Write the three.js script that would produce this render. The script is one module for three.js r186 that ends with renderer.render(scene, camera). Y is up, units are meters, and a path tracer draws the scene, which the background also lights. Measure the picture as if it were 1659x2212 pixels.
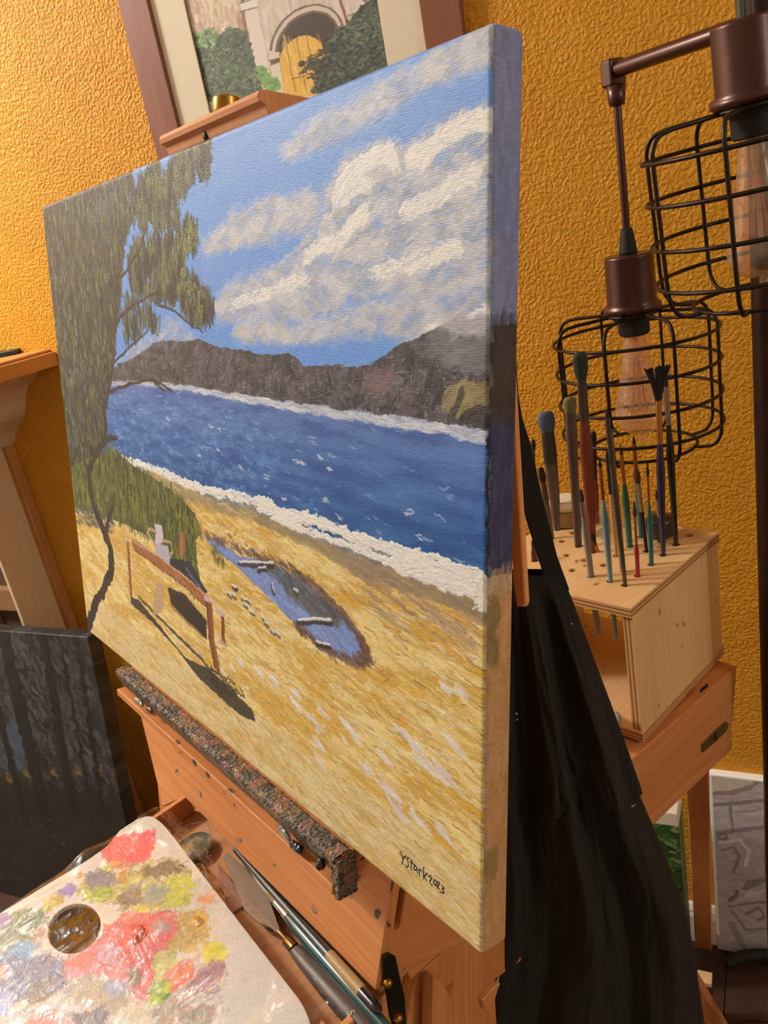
import * as THREE from 'three';
import { RoundedBoxGeometry } from 'three/addons/geometries/RoundedBoxGeometry.js';
import { mergeGeometries, mergeVertices } from 'three/addons/utils/BufferGeometryUtils.js';
import { createNoise2D, createNoise3D } from 'simplex-noise';

// ---------------------------------------------------------------- camera, lamps, exposure
const scene = new THREE.Scene();
scene.background = new THREE.Color(0x000000);
const renderer = new THREE.WebGLRenderer({ antialias: true });
renderer.toneMapping = THREE.LinearToneMapping;
renderer.toneMappingExposure = 1.05;
renderer.shadowMap.enabled = true;

const CAM_H = 1.36;                       // camera height over the floor; world: x along the back wall, z out of it into the room
const V3 = (x, y, z) => new THREE.Vector3(x, y, z);
const CR = V3(0.8969, -0.1798, -0.4041), CU = V3(0.0135, 0.9244, -0.3812), CF = V3(-0.4421, -0.3364, -0.8315);   // camera right, up, forward
const EYE = V3(0, CAM_H, 0), FPX = 1735.7, WALL_Z = -1.2;
const camera = new THREE.PerspectiveCamera(65.01, 1659 / 2212, 0.02, 30);
camera.position.copy(EYE);
camera.quaternion.setFromRotationMatrix(new THREE.Matrix4().makeBasis(CR, CU, CF.clone().negate()));
camera.updateMatrixWorld(true);

const LAMP_COLOR = new THREE.Color().setRGB(1.0, 0.985, 0.93);
const CHANDELIER_AT = V3(-2.25, 2.33, -0.4), CHANDELIER_POWER = 8.8, SCONCE_AT = V3(1.78, 1.95, -0.1), SCONCE_POWER = 1.15;

// ---------------------------------------------------------------- helpers
let seedState = 12345;
const seed = (s) => { seedState = s >>> 0; };
const rnd = () => { seedState = (seedState + 0x6d2b79f5) | 0; let t = Math.imul(seedState ^ (seedState >>> 15), 1 | seedState); t = (t + Math.imul(t ^ (t >>> 7), 61 | t)) ^ t; return ((t ^ (t >>> 14)) >>> 0) / 4294967296; };
const rr = (a, b) => a + (b - a) * rnd();
const pick = (a) => a[Math.floor(rnd() * a.length)];
const clamp = (x, a = 0, b = 1) => Math.min(b, Math.max(a, x));
const sstep = (a, b, x) => { const t = clamp((x - a) / (b - a)); return t * t * (3 - 2 * t); };
const noiseGen = (s) => { let st = s; const f = () => { st = (st * 1664525 + 1013904223) >>> 0; return st / 4294967296; }; return f; };
const N2 = createNoise2D(noiseGen(7)), N3 = createNoise3D(noiseGen(11));

// a pixel of the photograph gives a direction; its distance comes from the plane of what it shows
const ray = (px, py) => CF.clone().addScaledVector(CR, (px - 829.5) / FPX).addScaledVector(CU, -(py - 1106) / FPX);
const onY = (px, py, y) => { const r = ray(px, py); return EYE.clone().addScaledVector(r, (y - EYE.y) / r.y); };
const onZ = (px, py, z) => { const r = ray(px, py); return EYE.clone().addScaledVector(r, (z - EYE.z) / r.z); };
const onX = (px, py, x) => { const r = ray(px, py); return EYE.clone().addScaledVector(r, (x - EYE.x) / r.x); };
const onPlane = (px, py, p, n) => { const r = ray(px, py); return EYE.clone().addScaledVector(r, p.clone().sub(EYE).dot(n) / r.dot(n)); };
const atDepth = (px, py, d) => EYE.clone().addScaledVector(ray(px, py), d);
const frameAt = (o, x, y, z) => { const m = new THREE.Matrix4().makeBasis(x, y, z); m.setPosition(o); return m; };
function V3f() { return new THREE.Vector3(); }
const local = (px, py, m) => onPlane(px, py, new THREE.Vector3().setFromMatrixPosition(m), new THREE.Vector3().setFromMatrixColumn(m, 2)).applyMatrix4(m.clone().invert());
const pxShape = (pts, m) => new THREE.Shape(pts.map(([x, y]) => { const p = local(x, y, m); return new THREE.Vector2(p.x, p.y); }));
const shift = (m, x, y, z) => m.clone().multiply(new THREE.Matrix4().makeTranslation(x, y, z));
const T = (x, y, z) => new THREE.Matrix4().makeTranslation(x, y, z);

const used = {};
const numbered = (n) => { if (used[n] === undefined) { used[n] = 0; return n; } used[n]++; return n + '_' + String(used[n]).padStart(3, '0'); };
function thing(name, label, category, at = V3(0, 0, 0), group) {
  const o = new THREE.Group(); o.name = numbered(name); o.position.copy(at); o.userData = { label, category };
  if (group) o.userData.group = group;
  scene.add(o); o.updateWorldMatrix(true, false);
  return o;
}
// a mesh whose geometry is given in the frame m (a world matrix), hung under parent
function part(parent, name, geo, mat, m = new THREE.Matrix4(), label) {
  const o = new THREE.Mesh(geo, mat); o.name = name; o.castShadow = o.receiveShadow = true;
  parent.updateWorldMatrix(true, false);
  const l = parent.matrixWorld.clone().invert().multiply(m); l.decompose(o.position, o.quaternion, o.scale);
  parent.add(o); o.updateWorldMatrix(true, false);
  if (label) o.userData.label = label;
  return o;
}
function single(name, label, category, geo, mat, m = new THREE.Matrix4(), group) {
  const o = part(scene, numbered(name), geo, mat, m); o.userData = { label, category }; if (group) o.userData.group = group; return o;
}
function struct(name, geo, mat, m) { const o = part(scene, name, geo, mat, m); o.userData.kind = 'structure'; return o; }
// box from corner to corner, edges slightly rounded
function box(x0, x1, y0, y1, z0, z1, r = 0.0012, seg = 2) {
  const w = Math.abs(x1 - x0), h = Math.abs(y1 - y0), d = Math.abs(z1 - z0);
  const g = r > 0 ? new RoundedBoxGeometry(w, h, d, seg, Math.min(r, w / 2.01, h / 2.01, d / 2.01)) : new THREE.BoxGeometry(w, h, d);
  uvMetres(g);
  return g.translate((x0 + x1) / 2, (y0 + y1) / 2, (z0 + z1) / 2);
}
// uv in metres by the way each face points, the long side of the object along v
function uvMetres(g, ox = 0, oy = 0) {
  if (g.index) { const n = g.toNonIndexed(); g.setIndex(null); for (const k of Object.keys(n.attributes)) g.setAttribute(k, n.attributes[k]); }
  g.computeBoundingBox(); const s = g.boundingBox.getSize(new THREE.Vector3()), p = g.attributes.position, uv = new Float32Array(p.count * 2);
  const long = s.x >= s.y && s.x >= s.z ? 0 : s.y >= s.z ? 1 : 2;
  for (let i = 0; i < p.count; i += 3) {
    const a = V3(p.getX(i), p.getY(i), p.getZ(i)), b = V3(p.getX(i + 1), p.getY(i + 1), p.getZ(i + 1)), c = V3(p.getX(i + 2), p.getY(i + 2), p.getZ(i + 2));
    const n = b.sub(a).cross(c.sub(a)), q = [Math.abs(n.x), Math.abs(n.y), Math.abs(n.z)], k = q[0] > q[1] && q[0] > q[2] ? 0 : q[1] > q[2] ? 1 : 2;
    let ax = [0, 1, 2].filter((v) => v !== k); if (ax[0] === long) ax = [ax[1], ax[0]];
    for (let j = 0; j < 3; j++) { const e = [p.getX(i + j), p.getY(i + j), p.getZ(i + j)]; uv[(i + j) * 2] = e[ax[0]] + ox + k * 0.37; uv[(i + j) * 2 + 1] = e[ax[1]] + oy; }
  }
  g.setAttribute('uv', new THREE.BufferAttribute(uv, 2));
  return g;
}
const extrude = (shape, depth, bevel = 0.0008, seg = 1) => new THREE.ExtrudeGeometry(shape, { depth: depth - 2 * bevel, bevelEnabled: bevel > 0, bevelSize: bevel, bevelThickness: bevel, bevelOffset: -bevel, bevelSegments: seg, curveSegments: 10 }).translate(0, 0, bevel);
const slab = (shape, depth, bevel) => uvMetres(extrude(shape, depth, bevel));      // from z = 0 to z = depth
const tube = (pts, r, seg = 24, rad = 8, closed = false, tension = 0.5) => new THREE.TubeGeometry(new THREE.CatmullRomCurve3(pts, closed, 'catmullrom', tension), seg, r, rad, closed);
const lathe = (pts, n = 24) => new THREE.LatheGeometry(pts.map(([r, y]) => new THREE.Vector2(Math.max(r, 0.00001), y)), n);
const canvas2d = (w, h) => { const c = document.createElement('canvas'); c.width = w; c.height = h; return [c, c.getContext('2d')]; };
const tex = (c, srgb = true, wrap = THREE.ClampToEdgeWrapping, sx = 1, sy = 1) => { const t = new THREE.CanvasTexture(c); if (srgb) t.colorSpace = THREE.SRGBColorSpace; t.magFilter = THREE.LinearFilter; t.wrapS = t.wrapT = wrap; t.repeat.set(sx, sy); return t; };
const mat = (color, roughness = 0.6, more = {}) => new THREE.MeshPhysicalMaterial({ color, roughness, ...more });

// colour noise over a plain colour, uv in metres
function grainTexture(size, metres, fn) {
  const d = new Uint8Array(size * size * 4);
  for (let y = 0; y < size; y++) for (let x = 0; x < size; x++) { const c = fn(x / size * metres, y / size * metres), i = (y * size + x) * 4; d[i] = c[0]; d[i + 1] = c[1]; d[i + 2] = c[2]; d[i + 3] = 255; }
  const t = new THREE.DataTexture(d, size, size); t.magFilter = THREE.LinearFilter; t.wrapS = t.wrapT = THREE.MirroredRepeatWrapping; t.repeat.set(1 / metres, 1 / metres); t.needsUpdate = true;
  return t;
}
const mixc = (a, b, t) => [a[0] + (b[0] - a[0]) * t, a[1] + (b[1] - a[1]) * t, a[2] + (b[2] - a[2]) * t];
// wood: grain along v
function wood(light, dark, { k = 1, rough = 0.55, knots = 0, spots = 0, spotColors = [[40, 45, 40]], sd = 1 } = {}) {
  const t = grainTexture(512, 0.3, (x, y) => {
    const w = N2(x * 9 + sd * 7, y * 2.2) * 0.5, g = N2(x * 160 * k + w * 5 + sd * 13, y * 4 + sd) * 0.5 + 0.5, f = N2(x * 900 + sd, y * 24) * 0.5 + 0.5, b = N2(x * 12 + sd * 3, y * 3 + 9) * 0.5 + 0.5;
    let c = mixc(light, dark, clamp(g * 0.45 + f * 0.22 + b * 0.4 - 0.1));
    if (knots) { const q = N2(x * 26 + sd * 5, y * 17 - sd); if (q > 0.86) c = mixc(c, [120, 66, 30], sstep(0.86, 0.95, q) * knots); }
    if (spots) { const q = N2(x * 45 + sd * 9, y * 30), q2 = N2(x * 170, y * 90 + sd); if (q > 0.77 && q2 > -0.5) c = mixc(c, spotColors[Math.floor(Math.abs(N2(x * 6, y * 6)) * 7) % spotColors.length], spots); }
    return c;
  });
  t.colorSpace = THREE.SRGBColorSpace;
  return new THREE.MeshPhysicalMaterial({ map: t, roughness: rough, bumpMap: t, bumpScale: 0.0002 });
}
// geometry with noise pushed along its normals
function rough3(g, amp, f, sd = 0) {
  const p = g.attributes.position, n = g.attributes.normal;
  for (let i = 0; i < p.count; i++) { const a = amp * (N3(p.getX(i) * f + sd, p.getY(i) * f, p.getZ(i) * f) * 0.6 + N3(p.getX(i) * f * 2.7, p.getY(i) * f * 2.7 + sd, p.getZ(i) * f * 2.7) * 0.4); p.setXYZ(i, p.getX(i) + n.getX(i) * a, p.getY(i) + n.getY(i) * a, p.getZ(i) + n.getZ(i) * a); }
  g.computeVertexNormals(); return g;
}

// ---------------------------------------------------------------- frames of the place
const W = 0.61, H = 0.4425, THICK = 0.019;
const U = V3(0.8939, -0.0102, 0.4482).normalize(), VD = V3(-0.0981, -0.9799, 0.1735).normalize();
const NF = new THREE.Vector3().crossVectors(U, VD.clone().negate()).normalize();
const C0 = V3(-0.645, 0.0722 + CAM_H, -0.6326);                                  // top left corner of the painting's front
const MC = frameAt(C0, U, VD.clone().negate(), NF);                              // canvas: x along the top edge, y up the canvas, z out of its front
const NH = V3(-0.4464, 0, 0.8948);
// front board of the easel
const BL = C0.clone().addScaledVector(VD, H);
const PA = BL.clone().addScaledVector(U, 0.49).addScaledVector(VD, 0.0353).addScaledVector(NF, -0.037);
const PE = VD.clone().multiplyScalar(0.0864).addScaledVector(NF, 0.0177).normalize();
const PN = new THREE.Vector3().crossVectors(U, PE.clone().negate()).normalize();
const MP = frameAt(PA, U, PE.clone().negate(), PN);                              // x = 0 at its right edge, y up the board
// drawer: x along the easel front, y up, z out towards the painter
const L0 = onPlane(400, 1725, PA, PN);
const DD = NH.clone().multiplyScalar(Math.cos(-0.07)).add(V3(0, Math.sin(-0.07), 0));
const DN = new THREE.Vector3().crossVectors(DD, U).normalize();
const MD = frameAt(L0, U, DN, new THREE.Vector3().crossVectors(U, DN).normalize());

// ---------------------------------------------------------------- common materials
const M = {};
M.beech = wood([226, 156, 96], [190, 116, 62], { sd: 2 });
M.beechDirty = wood([224, 154, 94], [188, 114, 62], { sd: 3, spots: 0.75, spotColors: [[40, 48, 42], [70, 80, 60], [60, 40, 40], [150, 120, 110]] });
M.pale = wood([240, 203, 150], [218, 170, 114], { sd: 5, knots: 0.8 });
M.palePlain = wood([226, 192, 146], [200, 160, 112], { sd: 6 });
M.darkwood = wood([96, 60, 36], [62, 38, 22], { sd: 8 });
M.iron = mat(0x2b211b, 0.42, { metalness: 0.55 });
M.bronze = mat(0x4a2a22, 0.34, { metalness: 0.55, clearcoat: 0.3, clearcoatRoughness: 0.3 });
M.steel = mat(0xb4aca2, 0.3, { metalness: 0.95 });
M.brass = mat(0xb98a3c, 0.32, { metalness: 0.95 });
M.black = mat(0x14110f, 0.7);
M.glass = new THREE.MeshPhysicalMaterial({ color: 0xffffff, roughness: 0.02, transmission: 1, thickness: 0, ior: 1.5 });
// ---------------------------------------------------------------- the room
{
  // orange-peel plaster
  const S = 1024, d = new Uint8Array(S * S * 4), dc = new Uint8Array(S * S * 4);
  for (let y = 0; y < S; y++) for (let x = 0; x < S; x++) {
    const u = x / S * 0.5, v = y / S * 0.5, wx = N2(u * 50, v * 50 + 30) * 0.0016, wy = N2(u * 50 + 50, v * 50) * 0.0016;
    const a = N2((u + wx) * 118, (v + wy) * 118) * 0.6 + N2((u - wy) * 230 + 5, (v + wx) * 230) * 0.36, b = N2(u * 520, v * 520) * 0.1, c = N2(u * 26, v * 26) * 0.25;
    const h = sstep(-0.75, 0.85, a + c + b), i = (y * S + x) * 4;
    d[i] = d[i + 1] = d[i + 2] = 255 * h; d[i + 3] = 255;
    const t = N2(u * 9, v * 9 + 3) * 0.5 + N2(u * 40 + 9, v * 40) * 0.3;
    dc[i] = 217 + 6 * t; dc[i + 1] = 152 + 7 * t; dc[i + 2] = 42 + 5 * t; dc[i + 3] = 255;
  }
  const mk = (a, srgb) => { const t = new THREE.DataTexture(a, S, S); t.magFilter = THREE.LinearFilter; t.wrapS = t.wrapT = THREE.MirroredRepeatWrapping; t.repeat.set(2, 2); if (srgb) t.colorSpace = THREE.SRGBColorSpace; t.needsUpdate = true; return t; };
  M.wall = new THREE.MeshPhysicalMaterial({ map: mk(dc, true), bumpMap: mk(d, false), bumpScale: 0.0014, roughness: 0.5, specularIntensity: 0.5 });
  M.ceiling = mat(0xeee9df, 0.9); M.room = mat(0xe4dccd, 0.85);
  M.floor = wood([74, 44, 26], [48, 27, 15], { sd: 12, rough: 0.6 });
  M.white = mat(0xe6dccb, 0.5);
  const X0 = -3.4, X1 = 1.9, Z1 = 2.9, HT = 2.55;
  struct('wall_back', box(X0 - 0.1, X1 + 0.1, 0, HT, WALL_Z - 0.1, WALL_Z, 0), M.wall);
  struct('wall_left', box(X0 - 0.1, X0, 0, HT, WALL_Z, Z1, 0), M.room);
  struct('wall_right', box(X1, X1 + 0.1, 0, HT, WALL_Z, Z1, 0), M.room);
  struct('wall_front', box(X0 - 0.1, X1 + 0.1, 0, HT, Z1, Z1 + 0.1, 0), M.room);
  struct('ceiling', box(X0 - 0.1, X1 + 0.1, HT, HT + 0.1, WALL_Z - 0.1, Z1 + 0.1, 0), M.ceiling);
  const fl = struct('floor', box(X0 - 0.1, X1 + 0.1, -0.1, -0.004, WALL_Z - 0.1, Z1 + 0.1, 0), M.black);
  const plank = box(0.0008, 0.1262, -0.004, 0, 0, 1, 0.0008, 1);
  for (let k = 0, x = X0; x < X1; x += 0.127, k++) part(fl, 'plank', plank, M.floor, T(x, 0, WALL_Z).multiply(new THREE.Matrix4().makeScale(1, 1, Z1 - WALL_Z)));
  const bs = new THREE.Shape([[0, 0], [0.014, 0], [0.014, 0.06], [0.011, 0.068], [0.011, 0.072], [0.005, 0.082], [0, 0.084]].map(([a, b]) => new THREE.Vector2(a, b)));
  const bg = new THREE.ExtrudeGeometry(bs, { depth: X1 + 1.26, bevelEnabled: false }).rotateY(-Math.PI / 2);   // profile x becomes z
  struct('baseboard_back', bg, M.white, T(X1, 0, WALL_Z));
}

// ---------------------------------------------------------------- mantelpiece at the left
{
  const t = thing('mantelpiece', 'cream wooden fireplace mantel with stepped crown moulding on the orange wall', 'mantel', V3(-1.52, 0, WALL_Z));
  M.cream = wood([226, 203, 168], [212, 184, 146], { sd: 21, rough: 0.6, knots: 0.35 });
  M.tan = wood([196, 142, 82], [178, 122, 64], { sd: 23, rough: 0.5 });
  const XL = -3.1, ZF = -1.08, ytop = CAM_H - 0.1255, xr = -1.302;
  part(t, 'shelf', box(XL, xr, ytop - 0.029, ytop, WALL_Z, -0.93, 0.003), M.tan);
  part(t, 'shelf_lip', box(XL, xr - 0.012, ytop, ytop + 0.006, WALL_Z, -0.945, 0.003), M.tan);
  const prof = [[83, 797], [82, 808], [76, 816], [69, 822], [62, 832], [58, 844], [56, 858], [56, 871], [55, 884], [53, 895], [44, 912], [37, 925], [35, 934], [31, 957]].map(([x, y]) => onZ(x, y, WALL_Z));
  const sh = new THREE.Shape(); sh.moveTo(-1.6, ytop - 0.03); sh.lineTo(prof[0].x, ytop - 0.03); for (const p of prof) sh.lineTo(p.x, p.y); sh.lineTo(-1.6, prof[prof.length - 1].y);
  part(t, 'crown_moulding', uvMetres(new THREE.ExtrudeGeometry(sh, { depth: 0.215, bevelEnabled: false })), M.cream, T(0, 0, WALL_Z));
  part(t, 'crown_moulding', uvMetres(new THREE.BoxGeometry(1.5, 0.17, 0.2)), M.cream, T(-2.35, ytop - 0.115, WALL_Z + 0.1));
  const yb = prof[prof.length - 1].y;
  part(t, 'side_panel', box(-1.532, -1.522, 0, yb, ZF - 0.1, ZF + 0.004, 0.002), M.cream);
  part(t, 'edge_strip', box(-1.56, -1.508, 0, yb, WALL_Z, WALL_Z + 0.026, 0.003), M.tan);
  M.mortar = mat(0x5f4a38, 0.95);
  part(t, 'firebox_back', box(XL, -1.533, 0, yb, WALL_Z, ZF - 0.03, 0), M.mortar);
  const bricks = [0, 1, 2].map((k) => wood([[150, 104, 72], [134, 92, 66], [162, 118, 84]][k], [[118, 78, 54], [108, 72, 50], [130, 90, 62]][k], { sd: 31 + k, rough: 0.9, k: 0.3 }));
  seed(5); const bgeo = box(0, 0.195, 0, 0.058, 0, 0.03, 0.004, 1);
  for (let r = 0; r < 16; r++) for (let c = 0; c < 5; c++) part(t, 'brick', bgeo, pick(bricks), T(-1.536 + 0.008 - 0.205 * (c + 1) - (r % 2) * 0.1, 0.006 + r * 0.068, ZF - 0.045 + rr(-0.003, 0.003)));
  // the dark slim thing lying on the shelf
  const a = onY(-30, 772, ytop + 0.012), b = onY(33, 760, ytop + 0.012);
  const m = frameAt(a, b.clone().sub(a).normalize(), V3(0, 1, 0), new THREE.Vector3().crossVectors(b.clone().sub(a).normalize(), V3(0, 1, 0)));
  single('flat_case', 'slim black case lying on the mantel shelf', 'case', box(-0.2, a.distanceTo(b), -0.006, 0.004, -0.05, 0, 0.002), mat(0x1c2328, 0.4), m);
}

// ---------------------------------------------------------------- pictures: paint helper
const LIN = (v) => { v /= 255; return v <= 0.04045 ? v / 12.92 : Math.pow((v + 0.055) / 1.055, 2.4); };
const SRG = (v) => { v = clamp(v); return Math.round(255 * (v <= 0.0031308 ? v * 12.92 : 1.055 * Math.pow(v, 1 / 2.4) - 0.055)); };
// pigment of a colour seen under the warm lamps
const paintColor = (k) => (c) => [SRG(LIN(c[0]) / (0.92 * k)), SRG(LIN(c[1]) / (0.80 * k)), SRG(LIN(c[2]) / (0.57 * k))];
class Painting {
  constructor(w, h, map, k = 1) { [this.c, this.x] = canvas2d(w, h); [this.bc, this.b] = canvas2d(w, h); this.w = w; this.h = h; this.map = map; this.sat = 1; this.tone = 1; this.col = paintColor(k); this.b.fillStyle = 'rgb(90,90,90)'; this.b.fillRect(0, 0, w, h); this.x.lineCap = this.b.lineCap = 'round'; this.x.lineJoin = this.b.lineJoin = 'round'; }
  css(c, a = 1, j = 0) { if (this.sat !== 1) { const m = (c[0] + c[1] + c[2]) / 3; c = c.map((v) => m + (v - m) * this.sat); } c = c.map((v) => v * this.tone); const n = j ? rr(-j, j) : 0, p = this.col([c[0] + n + rr(-j, j) * 0.3, c[1] + n, c[2] + n + rr(-j, j) * 0.3].map((v) => clamp(v, 0, 255))); return `rgba(${p[0]},${p[1]},${p[2]},${a})`; }
  path(x, pts, close) { x.beginPath(); pts.forEach((p, i) => { const [u, v] = this.map(p[0], p[1]); i ? x.lineTo(u, v) : x.moveTo(u, v); }); if (close) x.closePath(); }
  poly(pts, c, a = 1, bump) { this.path(this.x, pts, true); this.x.fillStyle = this.css(c, a); this.x.fill(); if (bump !== undefined) { this.path(this.b, pts, true); this.b.fillStyle = `rgba(${bump},${bump},${bump},0.8)`; this.b.fill(); } }
  line(pts, w, c, a = 1, bump) { this.path(this.x, pts); this.x.lineWidth = w; this.x.strokeStyle = this.css(c, a); this.x.stroke(); if (bump !== undefined) { this.path(this.b, pts); this.b.lineWidth = w * 0.8; this.b.strokeStyle = `rgba(${bump},${bump},${bump},${Math.min(1, a)})`; this.b.stroke(); } }
  // one brush mark at texture pixel (u, v)
  dab(u, v, len, ang, w, c, a = 0.8, j = 10, bump) {
    const dx = Math.cos(ang) * len / 2, dy = Math.sin(ang) * len / 2, bend = rr(-0.15, 0.15) * len, x = this.x, b = this.b;
    x.beginPath(); x.moveTo(u - dx, v - dy); x.quadraticCurveTo(u - dy / len * bend * 2, v + dx / len * bend * 2, u + dx, v + dy); x.lineWidth = w; x.strokeStyle = this.css(c, a, j); x.stroke();
    if (bump) { const g = Math.round(clamp(90 + bump * rr(0.3, 1), 0, 255)); b.beginPath(); b.moveTo(u - dx, v - dy); b.lineTo(u + dx, v + dy); b.lineWidth = Math.max(1, w * 0.7); b.strokeStyle = `rgba(${g},${g},${g},0.75)`; b.stroke(); }
  }
  clip(pts, fn) { for (const x of [this.x, this.b]) { x.save(); this.path(x, pts, true); x.clip(); } fn(); this.x.restore(); this.b.restore(); }
  // paint never lies quite where it was put: drag it about a little and leave bristle marks
  finish(amp = 1, grain = 0.06, streak = 0.06) {
    const { w, h } = this, ci = this.x.getImageData(0, 0, w, h), bi = this.b.getImageData(0, 0, w, h), c0 = new Uint8ClampedArray(ci.data), b0 = new Uint8ClampedArray(bi.data);
    for (let y = 0; y < h; y++) for (let x = 0; x < w; x++) {
      const f = N2(x * 0.31 + 5, y * 0.36), dx = amp * (4.5 * N2(x * 0.021, y * 0.024) + 2.4 * N2(x * 0.085, y * 0.1) + 1.3 * f), dy = amp * (3.5 * N2(x * 0.02 + 90, y * 0.022) + 2.2 * N2(x * 0.08 + 40, y * 0.1) + 1.1 * N2(x * 0.3, y * 0.33 + 70));
      const sx = clamp(Math.round(x + dx), 0, w - 1), sy = clamp(Math.round(y + dy), 0, h - 1), s = (sy * w + sx) * 4, i = (y * w + x) * 4, br = N2(x * 0.035, y * 0.42), g = 1 + grain * f + streak * br;
      ci.data[i] = c0[s] * g; ci.data[i + 1] = c0[s + 1] * g; ci.data[i + 2] = c0[s + 2] * g;
      bi.data[i] = bi.data[i + 1] = bi.data[i + 2] = b0[s] + 16 * br + 12 * f;
    }
    this.x.putImageData(ci, 0, 0); this.b.putImageData(bi, 0, 0);
  }
  poly2(pts) { return pts.map((p) => this.map(p[0], p[1])); }
  // marks scattered inside an outline (photo pixels); fn(u, v, fx, fy) paints one
  scatter(pts, n, fn, grow = 0) {
    const q = this.poly2(pts), xs = q.map((p) => p[0]), ys = q.map((p) => p[1]), x0 = Math.min(...xs), x1 = Math.max(...xs), y0 = Math.min(...ys), y1 = Math.max(...ys);
    for (let i = 0; i < n; i++) {
      const u = rr(x0, x1), v = rr(y0, y1), tu = u + rr(-grow, grow), tv = v + rr(-grow, grow);
      let s = false; for (let a = 0, b = q.length - 1; a < q.length; b = a++) if ((q[a][1] > tv) !== (q[b][1] > tv) && tu < (q[b][0] - q[a][0]) * (tv - q[a][1]) / (q[b][1] - q[a][1]) + q[a][0]) s = !s;
      if (s) fn(u, v, (u - x0) / (x1 - x0), (v - y0) / (y1 - y0));
    }
  }
}
const reflectBlur = (ctx, c, r) => { ctx.filter = `blur(${r}px)`; ctx.drawImage(c, 0, 0); ctx.filter = 'none'; };
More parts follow.
